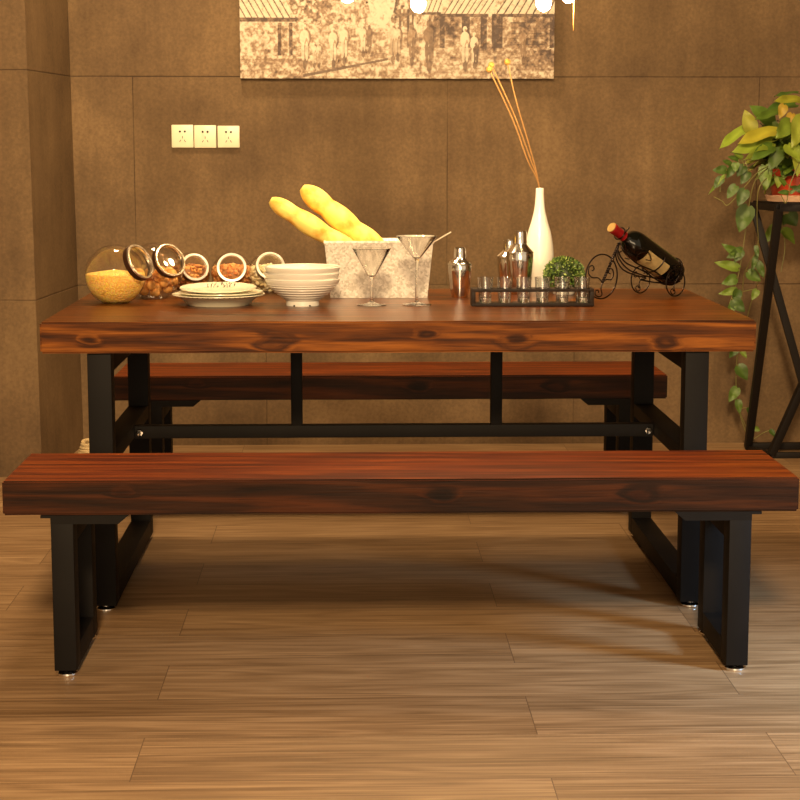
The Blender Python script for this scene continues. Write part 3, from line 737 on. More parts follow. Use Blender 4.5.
def baguette(label, p_tip, p_end, r, seed):
    a, b = Vector(p_tip), Vector(p_end); L_ = (b-a).length; n = 44; bm = bmesh.new(); sg = 22
    rings = []
    for i in range(n+1):
        s = i/n; env = max(.02, 1-abs(2*(.012+s*.976)-1)**5)**.5
        lob = 1+.20*abs(math.sin(PI*(s*3.6+seed)))-.11
        rings.append([Vector((r*env*lob*math.cos(2*PI*k/sg)*(1+.05*mnoise.noise(Vector((s*6, k*.4, seed)))), r*.86*env*lob*math.sin(2*PI*k/sg), s*L_)) for k in range(sg)])
    V = [[bm.verts.new(p) for p in rg] for rg in rings]
    for A, B in zip(V, V[1:]):
        for k in range(sg): bm.faces.new([A[k], A[(k+1) % sg], B[(k+1) % sg], B[k]])
    bm.faces.new(V[0][::-1]); bm.faces.new(V[-1])
    q = (b-a).to_track_quat('Z', 'Y')
    o = obj('baguette', fix(bm), M['bread'], loc=a); o.rotation_euler = q.to_euler()
    for p in o.data.polygons: p.use_smooth = True
    tag(o, label, 'baguette', 'baguettes in the zinc trough')
baguette('golden baguette leaning left out of the trough, the lower and left one', at(270.5, 200, 5.255), at(270.5, 200, 5.255)+Vector((.335, 0, -.213)), .0330, .3)
baguette('golden baguette leaning left out of the trough, the upper and right one', at(302, 187.5, 5.308), at(302, 187.5, 5.308)+Vector((.286, -.004, -.234)), .0385, .1)

# ------------------------------------------------------------------ cocktail glasses
def cocktail(label, x, y, Rr, z_bowl, Ht, fr):
    t = thing('cocktail_glass', label, 'cocktail glass', (x, y, TZ+.0004), 0, 'cocktail glasses on the table')
    bm = bmesh.new(); lathe(bm, [(0, 0), (fr, 0), (fr, .002), (fr*.5, .004), (.006, .009), (.0042, .018), (0, .018)], 40); obj('foot', fix(bm), M['glass2'], t)
    bm = bmesh.new(); lathe(bm, [(0, .0181), (.0042, .0181), (.0038, .05), (.0042, z_bowl-.008), (.007, z_bowl), (0, z_bowl)], 20); obj('stem', fix(bm), M['glass2'], t)
    bm = bmesh.new(); lathe(bm, [(0, z_bowl+.0002), (.007, z_bowl+.0002), (.012, z_bowl+.004), (Rr, Ht), (Rr-.0006, Ht+.0008), (Rr-.0016, Ht), (.010, z_bowl+.006), (0, z_bowl+.004)], 44); obj('cup', fix(bm), M['glass2'], t)
cocktail('smaller clear cocktail glass standing in front of the trough, left one', .061, 4.985, .0535, .078, .156, .040)
cocktail('taller clear cocktail glass near the right end of the trough', .1855, 4.985, .0580, .128, .190, .041)
bm = bmesh.new(); tube(bm, [(.195, 4.985, .75+.137), (.2235, 4.983, .9195), (.279, 4.975, .9520)], .0018, 8)
tag(obj('drink_stirrer', bm, M['plastic']), 'pale thin stirrer leaning out of the taller cocktail glass', 'drink stirrer')

# ------------------------------------------------------------------ cocktail shakers
def shaker(label, x, y, r, h):
    t = thing('cocktail_shaker', label, 'cocktail shaker', (x, y, TZ+.0004), 0, 'steel cocktail shakers')
    zb = h*.64; zs = h*.79
    bm = bmesh.new(); lathe(bm, [(0, .001), (r*.66, 0), (r*.70, .003), (r*.86, zb*.4), (r*.98, zb*.8), (r, zb*.97), (r*.97, zb)], 40); obj('cup', fix(bm), M['brushed'], t)
    bm = bmesh.new(); lathe(bm, [(r*.96, zb), (r*1.02, zb+.001), (r*1.02, zb+.005), (r*.90, zb+.010), (r*.62, zs-.006), (r*.50, zs)], 40); obj('strainer_top', fix(bm), M['brushed'], t)
    bm = bmesh.new(); lathe(bm, [(r*.50, zs), (r*.53, zs+.001), (r*.49, h*.96), (r*.42, h*.992), (0, h)], 32); obj('cap', fix(bm), M['brushed'], t)
shaker('small steel cocktail shaker standing alone left of the shot glass rack', .3195, 5.235, .0350, .146)
shaker('large steel cocktail shaker in front of the white vase', .5025, 5.335, .0410, .189)
shaker('steel cocktail shaker half hidden behind the large shaker', .4810, 5.435, .0390, .158)

# ------------------------------------------------------------------ vase with dry stems
vx, vy = at(539.3, 240, 5.44).x, 5.44
bm = bmesh.new()
vp = [(0, .002), (.030, 0), (.032, .002), (.037, .03), (.043, .07), (.0445, .095), (.042, .135), (.035, .175), (.0245, .21), (.0165, .245), (.0130, .28), (.0118, .308), (.0103, .309), (.0095, .295), (.012, .245), (.018, .20), (.03, .14), (.03, .02), (0, .01)]
pts = spline([(a, b, 0) for a, b in vp[:12]], 5); lathe(bm, [(max(0, p.x), p.y) for p in pts]+vp[12:], 40)
tag(obj('vase', fix(bm), M['white'], loc=(vx, vy, TZ+.0004)), 'tall slender white bottle vase holding dry stems', 'vase')
for lab, hd, mids in (('dry stem with a round seed head, leftmost in the white vase', (489.3, 69.5), [(512, 118), (527.5, 160)]),
                      ('dry stem with a round seed head, middle one in the white vase', (491.3, 65), [(513, 112), (529, 155)]),
                      ('dry stem with a round seed head, rightmost in the white vase', (507.3, 62), [(517, 104), (530.5, 150)])):
    k = hd[0]*.0007; yy = vy-.012+(hd[0]-489)*.0012
    pts = [at(hd[0], hd[1], yy)]+[at(a, b, yy+.003) for a, b in mids]+[Vector((vx-.003+k*.003, vy, 1.058)), Vector((vx+.004, vy, .90))]
    t = thing('dried_stem', lab, 'dried stem', pts[-1], 0, 'dry stems in the vase')
    pts = [p-t.location for p in pts]
    bm = bmesh.new(); tube(bm, spline(pts, 8), .0020, 6); obj('stalk', bm, M['twig'], t)
    bm = bmesh.new(); blob(bm, pts[0], .0095, 3)
    for v in bm.verts: v.co += (v.co-pts[0]).normalized()*.0008*mnoise.noise(v.co*900)
    obj('seed_head', bm, M['bobble'], t)

# ------------------------------------------------------------------ shot glass rack
rx0, rx1, ry0, ry1 = .3345, .6705, 4.937, 5.000
bm = bmesh.new()
z0 = TZ+.0004; zt = z0+.0475
box(bm, rx0, rx1, ry0, ry1, z0, z0+.0080, .0008)
for a, b in ((rx0, rx0+.0105), (rx1-.0105, rx1)): box(bm, a, b, ry0, ry1, z0+.0075, zt-.0075, .0006)
gx = [at(q, 295, 4.968).x for q in (485.3, 504.6, 523.7, 542.4, 562.2, 582.0)]
# top plate with holes: strips between glasses plus front and back strips
yh0, yh1, rh = ry0+.010, ry1-.010, .0225
box(bm, rx0, rx1, ry0, yh0, zt-.008, zt, .0006); box(bm, rx0, rx1, yh1, ry1, zt-.008, zt, .0006)
ed = [rx0]+[q+s*.0208 for q in gx for s in (-1, 1)]+[rx1]
for a, b in zip(ed[0::2], ed[1::2]): box(bm, a, b, yh0-.0005, yh1+.0005, zt-.0075, zt-.0002)
tag(obj('shot_glass_rack', bm, M['rack']), 'low dark metal rack holding six shot glasses at the front of the table', 'shot glass rack')
sg = None
ordn = ('first from the left', 'second from the left', 'third from the left', 'third from the right', 'second from the right', 'last on the right')
for k, x in enumerate(gx):
    if sg is None:
        sg = thing('shot_glass', '', 'shot glass'); o = sg
        bm = bmesh.new(); lathe(bm, [(.0160, .0002), (.0168, .002), (.0178, .014), (.0220, .069), (.0216, .0698), (.0208, .069), (.0168, .0145)], 32); obj('cup', fix(bm), M['cupglass'], sg)
        bm = bmesh.new(); lathe(bm, [(0, 0), (.0155, 0), (.0162, .002), (.0164, .0125), (.0150, .0140), (0, .0125)], 32); obj('thick_base', fix(bm), M['glass2'], sg)
    else: o = copy_tree(sg)
    o.location = (x, 4.9685, z0+.0083); tag(o, 'clear shot glass in the low dark rack, '+ordn[k], 'shot glass', 'shot glasses in the rack')

# ------------------------------------------------------------------ leaves
def leaf(bm, cl, base, tip, nrm, w, col, fold=.18, droop=.12, heart=True, cup=0):
    base, tip = Vector(base), Vector(tip); ax = tip-base; L_ = ax.length; ax.normalize()
    nrm = Vector(nrm); nrm = nrm-ax*nrm.dot(ax)
    if nrm.length < 1e-4: nrm = ax.orthogonal()
    nrm.normalize(); sd = ax.cross(nrm)
    rows = []
    nl, nc = 8, 4
    for i in range(nl+1):
        s = i/nl; hw = (math.sin(PI*s**.62)**.85)*(1 if s < 1 else 0)*w/2 if s > 0 else w*.16
        if heart and 0 < i < 3: hw *= 1.08
        row = []
        for j in range(-nc//2, nc//2+1):
            q = j/(nc/2)
            back = -.10*L_*abs(q) if (heart and i <= 1) else 0
            p = base+ax*(s*L_+back)+sd*(q*hw)+nrm*(fold*abs(q)*hw-droop*L_*s*s+.03*L_*math.sin(s*9+q*2))
            v = bm.verts.new(p); k = (1.18 if j == 0 else 1)*(1+.08*math.sin(q*3+s*5)); v[cl] = (col[0]*k, col[1]*k, col[2]*k, 1); row.append(v)
        rows.append(row)
    for A, B in zip(rows, rows[1:]):
        for j in range(nc): bm.faces.new([A[j], A[j+1], B[j+1], B[j]])

# ------------------------------------------------------------------ box ball
t = thing('boxwood_ball', 'small round green boxwood ball plant behind the shot glasses', 'boxwood plant', (at(563.8, 280, 5.33).x, 5.33, TZ+.0004))
bm = bmesh.new(); lathe(bm, [(0, 0), (.030, 0), (.032, .002), (.038, .034), (.040, .035), (.036, .034), (.032, .028), (0, .028)], 32); obj('pot', fix(bm), M['white'], t)
bm = bmesh.new(); cl = bm.verts.layers.float_color.new('Col')
BC = Vector((0, 0, .060))
for v in blob(bm, BC, .047, 3, (1.1, 1.05, .78)): v[cl] = (*srgb(36, 52, 16)[:3], 1)
for k in range(1150):
    d = Vector((random.gauss(0, 1), random.gauss(0, 1), random.gauss(.1, 1))).normalized()
    p = BC+Vector((d.x*.054, d.y*.052, d.z*.044)); q = (d+Vector((random.gauss(0, .6), random.gauss(0, .6), random.gauss(0, .6)))).normalized()
    c = random.choice((srgb(74, 100, 34), srgb(104, 130, 50), srgb(46, 70, 22), srgb(150, 168, 92), srgb(62, 90, 28)))
    ln = random.uniform(.008, .013)
    o_ = q.orthogonal().normalized()*ln*.34; n_ = q.cross(o_).normalized()*.0012
    vs = [bm.verts.new(z) for z in (p, p+q*ln*.5+o_+n_, p+q*ln, p+q*ln*.5-o_+n_)]
    for v in vs: v[cl] = (*c[:3], 1)
    bm.faces.new(vs[:3]); bm.faces.new([vs[0], vs[2], vs[3]])
obj('foliage', bm, M['leaf'], t, smooth=False)

# ------------------------------------------------------------------ tricycle wine holder (local: u forward, v to its left, w up)
hd = Vector((-.80, -.60, 0)).normalized(); sv = Vector((.60, -.80, 0)).normalized()
O = Vector((.905, 5.288, TZ+.0003))
tr = thing('wine_holder', 'dark wire tricycle shaped wine bottle holder at the right end of the table', 'wine holder', O)
def lp(u_, v_, w_): return hd*u_+sv*v_+Vector((0, 0, w_))
def wtube(bm, pts, r=.0020, closed=False, sm=True): tube(bm, spline([lp(*p) for p in pts], 6) if (sm and not closed) else [lp(*p) for p in pts], r, 7, closed)
def circ(cu, cv, cw, R_, n=40): return [(cu+R_*math.cos(2*PI*k/n), cv, cw+R_*math.sin(2*PI*k/n)) for k in range(n)]
def scroll(cu, cv, cw, R_, a0, turns, sgn=1, n=22):
    out = []
    for k in range(n+1):
        s = k/n; a = a0+sgn*turns*2*PI*s; r = R_*(1-.8*s); out.append((cu+r*math.cos(a), cv, cw+r*math.sin(a)))
    return out
rF, rR = .0655, .0415
# front wheel with heart of scrolls
bm = bmesh.new(); wtube(bm, circ(.232, 0, rF, rF-.0022), .0022, True)
wtube(bm, [(.228, 0, .048), (.245, 0, .062), (.268, 0, .064), (.283, 0, .076), (.282, 0, .094), (.268, 0, .098), (.262, 0, .088), (.270, 0, .083)], .0018)
wtube(bm, [(.228, 0, .048), (.212, 0, .056), (.194, 0, .055), (.184, 0, .068), (.188, 0, .083), (.200, 0, .086), (.204, 0, .076), (.197, 0, .072)], .0018)
wtube(bm, [(.228, 0, .048), (.233, 0, .030), (.229, 0, .014), (.240, 0, .008), (.255, 0, .014), (.254, 0, .026), (.244, 0, .026), (.243, 0, .019)], .0018)
obj('front_wheel', bm, M['wire'], tr)
for s in (1, -1):
    bm = bmesh.new(); v0 = s*.070
    wtube(bm, circ(0, v0, rR, rR-.002), .0020, True)
    wtube(bm, [(0, v0, rR), (.006, v0, .028), (.001, v0, .012), (.012, v0, .008), (.020, v0, .018), (.012, v0, .024), (.007, v0, .017)], .0016)
    wtube(bm, [(0, v0, rR), (-.010, v0, .050), (-.022, v0, .048), (-.028, v0, .056), (-.020, v0, .064), (-.014, v0, .058)], .0016)
    wtube(bm, [(0, v0, rR), (.012, v0, .052), (.024, v0, .050), (.028, v0, .058), (.020, v0, .066), (.014, v0, .060)], .0016)
    obj('rear_wheel', bm, M['wire'], tr)
# bottle axis
cork = at(611.2, 227.2, 5.155)-O; base_ = at(674.5, 274.5, 5.315)-O
ax = (base_-cork).normalized(); LB = (base_-cork).length
print('bottle length', LB)
def ring_about(p, R_, n=28, a0=0, a1=2*PI):
    q = ax.orthogonal().normalized(); r = ax.cross(q)
    up = Vector((0, 0, 1)); q = (up-ax*up.dot(ax)).normalized(); r = ax.cross(q)
    return [p+(q*math.cos(a)+r*math.sin(a))*R_ for a in np.linspace(a0, a1, n)]
bm = bmesh.new()
wtube(bm, [(0, -.070, rR), (0, -.03, rR-.004), (0, .03, rR-.004), (0, .070, rR)], .0024)        # axle
bmc = lambda p, R_, a0, a1, r=.0020: tube(bm, ring_about(p, R_, 26, a0, a1), r, 7)
RB = .0405
bmc(cork+ax*(LB*.93), RB+.003, .0, 2*PI); bmc(cork+ax*(LB*.66), RB+.003, PI*.45, PI*1.55); bmc(cork+ax*(LB*.13), .0185, 0, 2*PI)
head = cork+ax*(LB*.13)-Vector((0, 0, .024))
for s in (1, -1):
    side = ax.cross(Vector((0, 0, 1))).normalized()*s
    dn = ax.cross(side).normalized(); dn = dn if dn.z < 0 else -dn
    P_ = [head, cork+ax*(LB*.22)+dn*.038+side*.012, cork+ax*(LB*.40)+dn*.052+side*.022, cork+ax*(LB*.66)+dn*.040+side*.024, cork+ax*(LB*.93)+dn*.036+side*.022, cork+ax*(LB*1.02)+dn*.018+side*.026]
    tube(bm, spline(P_, 8), .0021, 7)
    P_ = [head, cork+ax*(LB*.20)+dn*.060+side*.004, cork+ax*(LB*.36)+dn*.078+side*.012, cork+ax*(LB*.56)+dn*.068+side*.02, lp(.02, s*.03, .050), lp(0, s*.066, rR)]
    tube(bm, spline(P_, 8), .0021, 7)
    P_ = [cork+ax*(LB*.40)+dn*.053+side*.022, cork+ax*(LB*.33)+dn*.035+side*.038, cork+ax*(LB*.42)+dn*.012+side*.043, cork+ax*(LB*.50)+dn*.026+side*.043, cork+ax*(LB*.44)+dn*.034+side*.042]
    tube(bm, spline(P_, 6), .0016, 6)
    P_ = [cork+ax*(LB*.93)+side*.0415, cork+ax*(LB*.86)+dn*.012+side*.045, cork+ax*(LB*.82)-dn*.004+side*.046, cork+ax*(LB*.88)-dn*.012+side*.045, cork+ax*(LB*.92)-dn*.003+side*.044]
    tube(bm, spline(P_, 6), .0016, 6)
# fixed handlebar curls
for s in (1, -1):
    side = ax.cross(Vector((0, 0, 1))).normalized()*s
    P_ = [cork+ax*(LB*.13)+side*.019, cork+ax*(LB*.12)+side*.030+Vector((0, 0, .008)), cork+ax*(LB*.15)+side*.032+Vector((0, 0, .020)), cork+ax*(LB*.17)+side*.024+Vector((0, 0, .022))]
    tube(bm, spline(P_, 6), .0018, 6)
obj('carrier', bm, M['wire'], tr)
# twisted fork down to the front hub
bm = bmesh.new(); hub = lp(.228, 0, .048)
for ph in (0, PI):
    pts = []
    for k in range(60):
        s = k/59; p = head.lerp(hub, s); a = ph+s*2*PI*9
        pts.append(p+(sv*math.cos(a)+hd*math.sin(a))*.0028)
    tube(bm, pts, .0022, 6)
obj('twisted_fork', bm, M['wire'], tr)
# bottle
wb = thing('wine_bottle', 'dark wine bottle with red foil neck lying in the tricycle holder', 'wine bottle', O+cork)
mt = zto(ax); s_ = LB/.30
bm = bmesh.new()
prof = [(.0135, .030), (.0142, .06), (.0150, .064), (.021, .072), (.032, .082), (.0380, .096), (.0405, .114), (.0405, .285), (.0385, .297), (.032, .300), (0, .292)]
prof = [(r, z*s_) for r, z in prof]
lathe(bm, [(0, .030*s_)]+prof, 44, mt); obj('glass_body', fix(bm), M['bottle'], wb)
bm = bmesh.new(); lathe(bm, [(.0148, .0015), (.0155, .004), (.0155, .014), (.0142, .018), (.0146, .050), (.0152, .056*s_), (.0145, .057*s_)], 32, mt); nk = obj('foil_capsule', fix(bm), M['foil'], wb)
bm = bmesh.new(); lathe(bm, [(0, 0), (.0140, 0), (.0150, .0016), (0, .0017)], 28, mt); obj('cap_disc', fix(bm), M['cork'], wb)
# label wraps the side turned to the room and slightly down
bm = bmesh.new(); up = Vector((0, 0, 1)); q = (up-ax*up.dot(ax)).normalized(); r = ax.cross(q)
if r.y > 0: r = -r
na, nz = 22, 8; grid = []
for i in range(nz+1):
    z = LB*(.44+.33*i/nz); row = []
    for k in range(na+1):
        a = math.radians(96+84*k/na); row.append(bm.verts.new(ax*z+(q*math.cos(a)+r*math.sin(a))*(RB+.0004)))
    grid.append(row)
for A, B in zip(grid, grid[1:]):
    for k in range(na): bm.faces.new([A[k], A[k+1], B[k+1], B[k]])
bmesh.ops.solidify(bm, geom=bm.faces[:], thickness=.0002)
obj('paper_label', bm, M['label'], wb)

# ------------------------------------------------------------------ plant stand
ps = thing('plant_stand', 'tall black iron plant stand with crossed legs at the right edge', 'plant stand', (1.64, 6.62, 0))
def bar(bm, a, b, w=.014):
    a, b = Vector(a), Vector(b); d = (b-a); L_ = d.length; mt = Matrix.Translation(a) @ zto(d)
    k = len(bm.verts); box(bm, -w, w, -w, w, 0, L_, .001); bm.verts.ensure_lookup_table()
    for v in bm.verts[k:]: v.co = mt @ v.co
PXc = 1.66
def LOC(p): return Vector(p)-ps.location
zt = .955
TBL, TFL = at(753, 203, 6.80), at(779, 209, 6.52)
zt = .970
pTB = Vector((TBL.x, 6.80, zt-.012)); pTF = Vector((TFL.x, 6.52, zt-.012))
cxs = pTF.x+.145
mir = lambda p: Vector((2*cxs-p.x, p.y, p.z))
legsets = []
fA = at(748, 448, 6.93); fA.z = .012
fC = at(771, 458, 6.76); fC.z = .012
bm = bmesh.new(); bar(bm, LOC(pTF), LOC(fA)); obj('leg', bm, M['iron'], ps)
bm = bmesh.new(); bar(bm, LOC(mir(pTF)), LOC(mir(fA))); obj('leg', bm, M['iron'], ps)
pin = at(803, 384, 6.78)
bm = bmesh.new(); bar(bm, LOC(pTB), LOC(pin)); bar(bm, LOC(pin), LOC(fC)); obj('leg', bm, M['iron'], ps)
bm = bmesh.new(); m_ = Vector((max(pin.x+.03, mir(pin).x), pin.y, pin.z)); bar(bm, LOC(mir(pTB)), LOC(m_)); bar(bm, LOC(m_), LOC(mir(fC))); bar(bm, LOC(pin), LOC(m_), .010); obj('leg', bm, M['iron'], ps)
bm = bmesh.new()
tbr, tfr = mir(pTB), mir(pTF)
zf = Vector((0, 0, .0))
for a, b in ((pTB, pTF), (pTF, tfr), (tfr, tbr), (tbr, pTB)): bar(bm, LOC(a), LOC(b), .012)
obj('top_frame', bm, M['iron'], ps)
bm = bmesh.new(); v = [LOC(p)+Vector((0, 0, .012)) for p in (pTB, pTF, tfr, tbr)]
lo_ = [bm.verts.new(p) for p in v]; hi_ = [bm.verts.new(p+Vector((0, 0, .006))) for p in v]
bm.faces.new(lo_); bm.faces.new(hi_[::-1])
for i in range(4): bm.faces.new([lo_[i], hi_[i], hi_[(i+1) % 4], lo_[(i+1) % 4]])
obj('top_plate', fix(bm), M['iron'], ps)
bm = bmesh.new(); bar(bm, LOC(fA+Vector((0, 0, .006))), LOC(mir(fA)+Vector((0, 0, .006))), .013); bar(bm, LOC(fC), LOC(mir(fC)), .011); bar(bm, LOC(fA), LOC(fC), .009); bar(bm, LOC(mir(fA)), LOC(mir(fC)), .009)
obj('base_frame', bm, M['iron'], ps)
ztop = pTB.z+.018
# saucer and pot
pcx, pcy = at(797, 180, 6.64).x, 6.64
bm = bmesh.new(); lathe(bm, [(0, 0), (.092, 0), (.106, .003), (.114, .024), (.111, .026), (.102, .008), (0, .007)], 48)
tag(obj('plant_saucer', fix(bm), M['saucer'], loc=(pcx, pcy, ztop+.0005)), 'pale clay saucer under the red plant pot', 'saucer')
zp = ztop+.008
pl = thing('potted_pothos', 'trailing green pothos in a red pot on the plant stand', 'potted plant', (pcx, pcy, zp))
bm = bmesh.new(); lathe(bm, [(0, 0), (.082, 0), (.086, .003), (.104, .085), (.113, .088), (.116, .112), (.108, .114), (.098, .085), (0, .085)], 48); obj('pot', fix(bm), M['terracotta'], pl)
bm = bmesh.new(); lathe(bm, [(0, .098), (.06, .100), (.1005, .092), (.099, .0865), (0, .0865)], 32); obj('soil', fix(bm), M['soil'], pl)
PO = pl.location.copy()
greens = [srgb(82, 106, 28), srgb(98, 122, 34), srgb(58, 82, 24), srgb(124, 140, 42), srgb(46, 68, 22), srgb(134, 142, 46)]
yel = srgb(158, 154, 46); org = srgb(150, 128, 40)
bm = bmesh.new(); cl = bm.verts.layers.float_color.new('Col')
LV = [  # base px, tip px, depth base, depth tip, width m, colour, normal
    ((776, 131), (739, 139), 6.50, 6.40, .078, yel, (-.1, -.55, .8)), ((771, 142), (733, 149), 6.48, 6.42, .075, srgb(122, 140, 44), (-.1, -.75, .6)),
    ((752, 131), (745, 110), 6.56, 6.55, .055, srgb(140, 142, 42), (-.2, -1, .2)), ((747, 128), (719, 145), 6.60, 6.52, .055, srgb(128, 150, 46), (-.3, -.6, .7)),
    ((772, 122), (751, 105), 6.62, 6.60, .06, srgb(84, 112, 30), (-.3, -.8, .5)), ((780, 112), (756, 116), 6.58, 6.5, .05, srgb(78, 104, 30), (0, -.5, .8)),
    ((800, 100), (776, 98), 6.60, 6.52, .05, srgb(146, 148, 44), (0, -.7, .7)), ((798, 93), (775, 93), 6.70, 6.64, .04, srgb(70, 98, 34), (0, -.3, .9)),
    ((784, 105), (780, 118), 6.50, 6.48, .035, org, (0, -1, .2)), ((792, 114), (789, 128), 6.48, 6.46, .038, srgb(156, 128, 40), (0, -1, .1)),
    ((790, 122), (778, 137), 6.46, 6.40, .06, srgb(104, 124, 38), (.2, -1, .3)), ((803, 118), (794, 146), 6.42, 6.36, .07, srgb(132, 144, 48), (.2, -1, .3)),
    ((772, 146), (752, 158), 6.46, 6.40, .055, srgb(78, 104, 34), (-.3, -.8, .4)), ((788, 145), (801, 160), 6.42, 6.38, .06, srgb(116, 134, 40), (.2, -.9, .4)),
    ((780, 150), (769, 170), 6.47, 6.44, .05, srgb(70, 92, 30), (-.2, -1, .2)), ((800, 150), (798, 176), 6.42, 6.40, .05, srgb(140, 150, 50), (0, -1, .1)),
    ((765, 166), (766, 190), 6.50, 6.48, .05, srgb(92, 116, 40), (-.4, -1, .1)), ((795, 104), (765, 108), 6.74, 6.7, .06, srgb(66, 94, 30), (0, -.5, .8)),
]
for b0, t0, yb, yt, w, c, nn in LV: leaf(bm, cl, at(*b0, yb)-PO, at(*t0, yt)-PO, nn, w, c)
cc = Vector((0, 0, .155))
for k in range(190):
    d = Vector((random.gauss(0, 1), random.gauss(0, 1), random.gauss(.25, .8))).normalized()
    p = cc+Vector((d.x*.115, d.y*.115, d.z*.085+.01)); q = (d+Vector((random.gauss(0, .5), random.gauss(0, .5), random.gauss(-.3, .5)))).normalized()
    if q.y > 0.5 and (PO+p+q*.07).y > 7.0: continue
    ln = random.uniform(.055, .10)
    leaf(bm, cl, p-q*.01, p+q*ln, (d+Vector((0, -.3, .8))).normalized(), ln*random.uniform(.55, .75), random.choice(greens))
for k in range(34):      # petioles
    a = random.uniform(0, 2*PI); r = random.uniform(.0, .07); p0 = Vector((r*math.cos(a), r*math.sin(a), .098)); p1 = p0+Vector((math.cos(a)*.07, math.sin(a)*.07, random.uniform(.04, .11)))
    n0 = len(bm.verts); tube(bm, [p0, p0.lerp(p1, .5)+Vector((0, 0, .02)), p1], .0017, 5); bm.verts.ensure_lookup_table()
    for v in bm.verts[n0:]: v[cl] = (*srgb(150, 160, 80)[:3], 1)
obj('foliage', bm, M['leaf'], pl)
# trailing vines, each with its own leaves
VN = [
    ([(776, 162, 6.52), (757, 178, 6.46), (750, 200, 6.48), (745, 235, 6.50), (741, 262, 6.50), (736, 285, 6.50), (729, 306, 6.48), (727, 322, 6.5)],
     [((748, 207), (739, 232), .090), ((742, 250), (727, 258), .05), ((740, 255), (722, 244), .045), ((741, 250), (735, 262), .05), ((738, 268), (715, 262), .05), ((736, 278), (722, 284), .055), ((736, 290), (719, 294), .04), ((738, 290), (734, 304), .05), ((733, 300), (745, 312), .06), ((734, 303), (727, 316), .04)]),
    ([(772, 165, 6.50), (758, 172, 6.42), (742, 190, 6.36), (728, 205, 6.34), (722, 201, 6.34), (714, 197, 6.34)],
     [((736, 186), (727, 198), .05), ((745, 190), (738, 206), .06)]),
    ([(768, 160, 6.54), (745, 160, 6.46), (730, 168, 6.42), (722, 178, 6.40), (720, 192, 6.40)],
     [((738, 160), (728, 156), .03), ((731, 165), (723, 160), .035), ((726, 170), (713, 170), .045), ((722, 178), (714, 188), .045), ((736, 163), (735, 172), .04), ((744, 166), (737, 176), .05), ((732, 168), (727, 178), .04), ((742, 158), (733, 151), .03), ((748, 172), (741, 184), .05), ((724, 176), (708, 194), .02)]),
    ([(778, 170, 6.52), (760, 186, 6.48), (757, 215, 6.52), (758, 245, 6.56), (750, 262, 6.6), (744, 276, 6.64), (742, 300, 6.68)],
     [((748, 272), (761, 281), .06), ((756, 256), (752, 272), .03), ((757, 290), (752, 300), .04), ((758, 262), (764, 278), .04), ((756, 246), (758, 258), .025)]),
    ([(782, 172, 6.56), (773, 192, 6.7), (780, 215, 6.86), (785, 245, 6.88), (781, 272, 6.88)],
     [((778, 226), (763, 243), .07), ((783, 230), (796, 243), .07), ((788, 214), (797, 226), .08), ((785, 216), (784, 225), .06)]),
    ([(806, 150, 6.44), (797, 168, 6.40), (790, 185, 6.385), (786, 203, 6.385), (781, 195, 6.385)],
     [((788, 193), (778, 192), .03), ((785, 185), (779, 177), .03), ((790, 193), (796, 190), .02)]),
    ([(762, 270, 6.72), (752, 300, 6.84), (744, 330, 6.9), (738, 352, 6.92), (736, 378, 6.94), (738, 405, 6.95), (745, 430, 6.95), (752, 440, 6.96)],
     [((737, 345), (730, 358), .055), ((738, 366), (748, 380), .07), ((737, 388), (729, 402), .055), ((738, 400), (740, 414), .04), ((748, 408), (753, 417), .04), ((741, 350), (747, 358), .03), ((755, 428), (760, 431), .03), ((770, 430), (776, 437), .03)]),
    ([(748, 410, 6.95), (752, 418, 6.95), (748, 428, 6.95), (743, 420, 6.95), (740, 412, 6.95)], []),
]
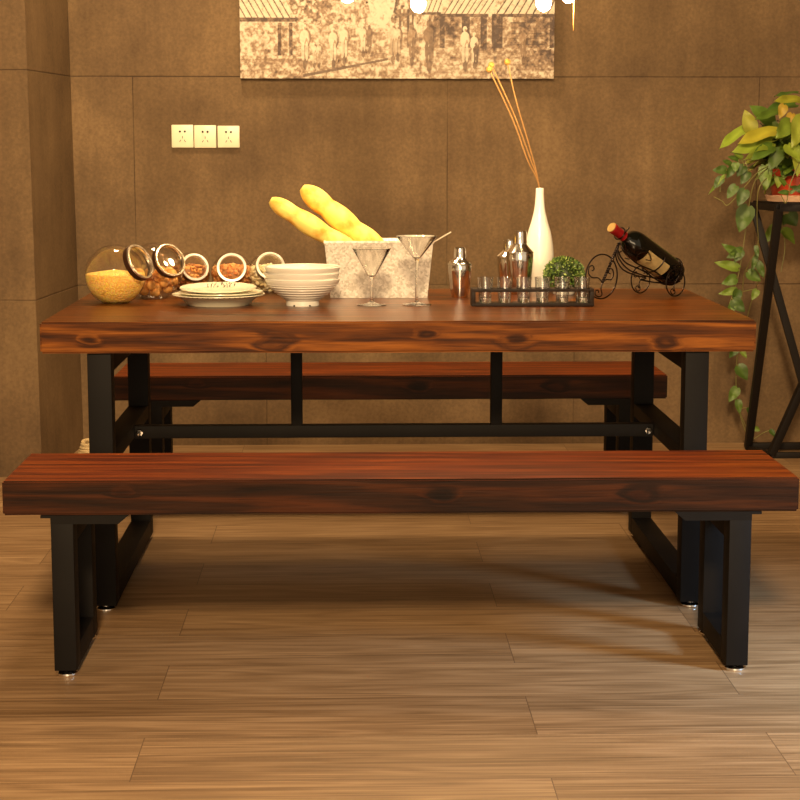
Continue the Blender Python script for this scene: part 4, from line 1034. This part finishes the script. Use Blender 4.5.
for path, lvs in VN:
    bm = bmesh.new(); cl = bm.verts.layers.float_color.new('Col')
    pts = [at(*p)-PO for p in path]; sp_ = spline(pts, 6)
    tube(bm, sp_, .0018, 6)
    for v in bm.verts: v[cl] = (*srgb(112, 108, 58)[:3], 1)
    for (b0, t0, w) in lvs:
        # depth of the nearest vine point
        px = min(path, key=lambda p: (p[0]-b0[0])**2+(p[1]-b0[1])**2); yd = px[2]-.012
        bp, tp = at(*b0, yd)-PO, at(*t0, yd-.012)-PO
        c = random.choice([srgb(78, 104, 30), srgb(58, 82, 24), srgb(100, 122, 38), srgb(66, 90, 28)])
        near = min(sp_, key=lambda q: (q-bp).length); n0 = len(bm.verts)
        if (near-bp).length > .003: 
            tube(bm, [near, near.lerp(bp, .6)+Vector((0, 0, .004)), bp], .0011, 5); bm.verts.ensure_lookup_table()
            for v in bm.verts[n0:]: v[cl] = (*srgb(128, 132, 66)[:3], 1)
        leaf(bm, cl, bp, tp, (random.uniform(-.4, .4), -1, random.uniform(0, .7)), w*.72, c, fold=.3)
    obj('trailing_vine', bm, M['leaf'], pl)

# ------------------------------------------------------------------ coil on the floor by the corner
t = bmesh.new(); cc = at(97, 458, 6.86)
pts = []
for k in range(150):
    s = k/149; a = s*2*PI*4.5; rr = .066-.004*(k/149)*4; pts.append((cc.x+rr*math.cos(a), 6.86+rr*math.sin(a), .0095+s*.050))
tube(t, pts, .0088, 8)
tag(obj('rope_coil', t, M['rope']), 'pale coiled rope lying on the floor behind the left table leg', 'rope coil')

# ------------------------------------------------------------------ light
def area(name, loc, target, size, power, col, sy=None):
    d = bpy.data.lights.new(name, 'AREA'); d.energy = power; d.color = col; d.size = size
    if sy: d.shape = 'RECTANGLE'; d.size_y = sy
    o = bpy.data.objects.new(name, d); COL.objects.link(o); o.location = loc
    o.rotation_euler = (Vector(target)-Vector(loc)).to_track_quat('-Z', 'Y').to_euler(); return o
WARM = (1, .70, .38)
area('room_lamp', (-.2, -2.2, 4.2), (.15, 5.2, .6), .7, 470, WARM)
area('front_fill', (.3, -1.7, 1.45), (.2, 5, .7), 2.4, 62, (1, .72, .42), 1.4)  # unseen broad fill, added to lift the dark floor under the table
area('left_wall_fill', (-.6, 6.05, 3.6), (-.6, 6.6, 0), .4, 66, WARM)  # extra unseen light, added to brighten the upper left of the back wall
a_ = area('daylight_from_right', (2.7, 2.9, 1.5), (1.45, 3.65, 0), .5, 13, (.42, .68, 1)); a_.data.spread = math.radians(55)
w = bpy.data.worlds.new('world'); scn.world = w; w.use_nodes = True
w.node_tree.nodes['Background'].inputs[0].default_value = (1, .76, .50, 1); w.node_tree.nodes['Background'].inputs[1].default_value = .52
scn.view_settings.view_transform = 'Standard'; scn.view_settings.look = 'None'; scn.view_settings.gamma = 1
scn.view_settings.use_curve_mapping = False; scn.view_settings.exposure = .33
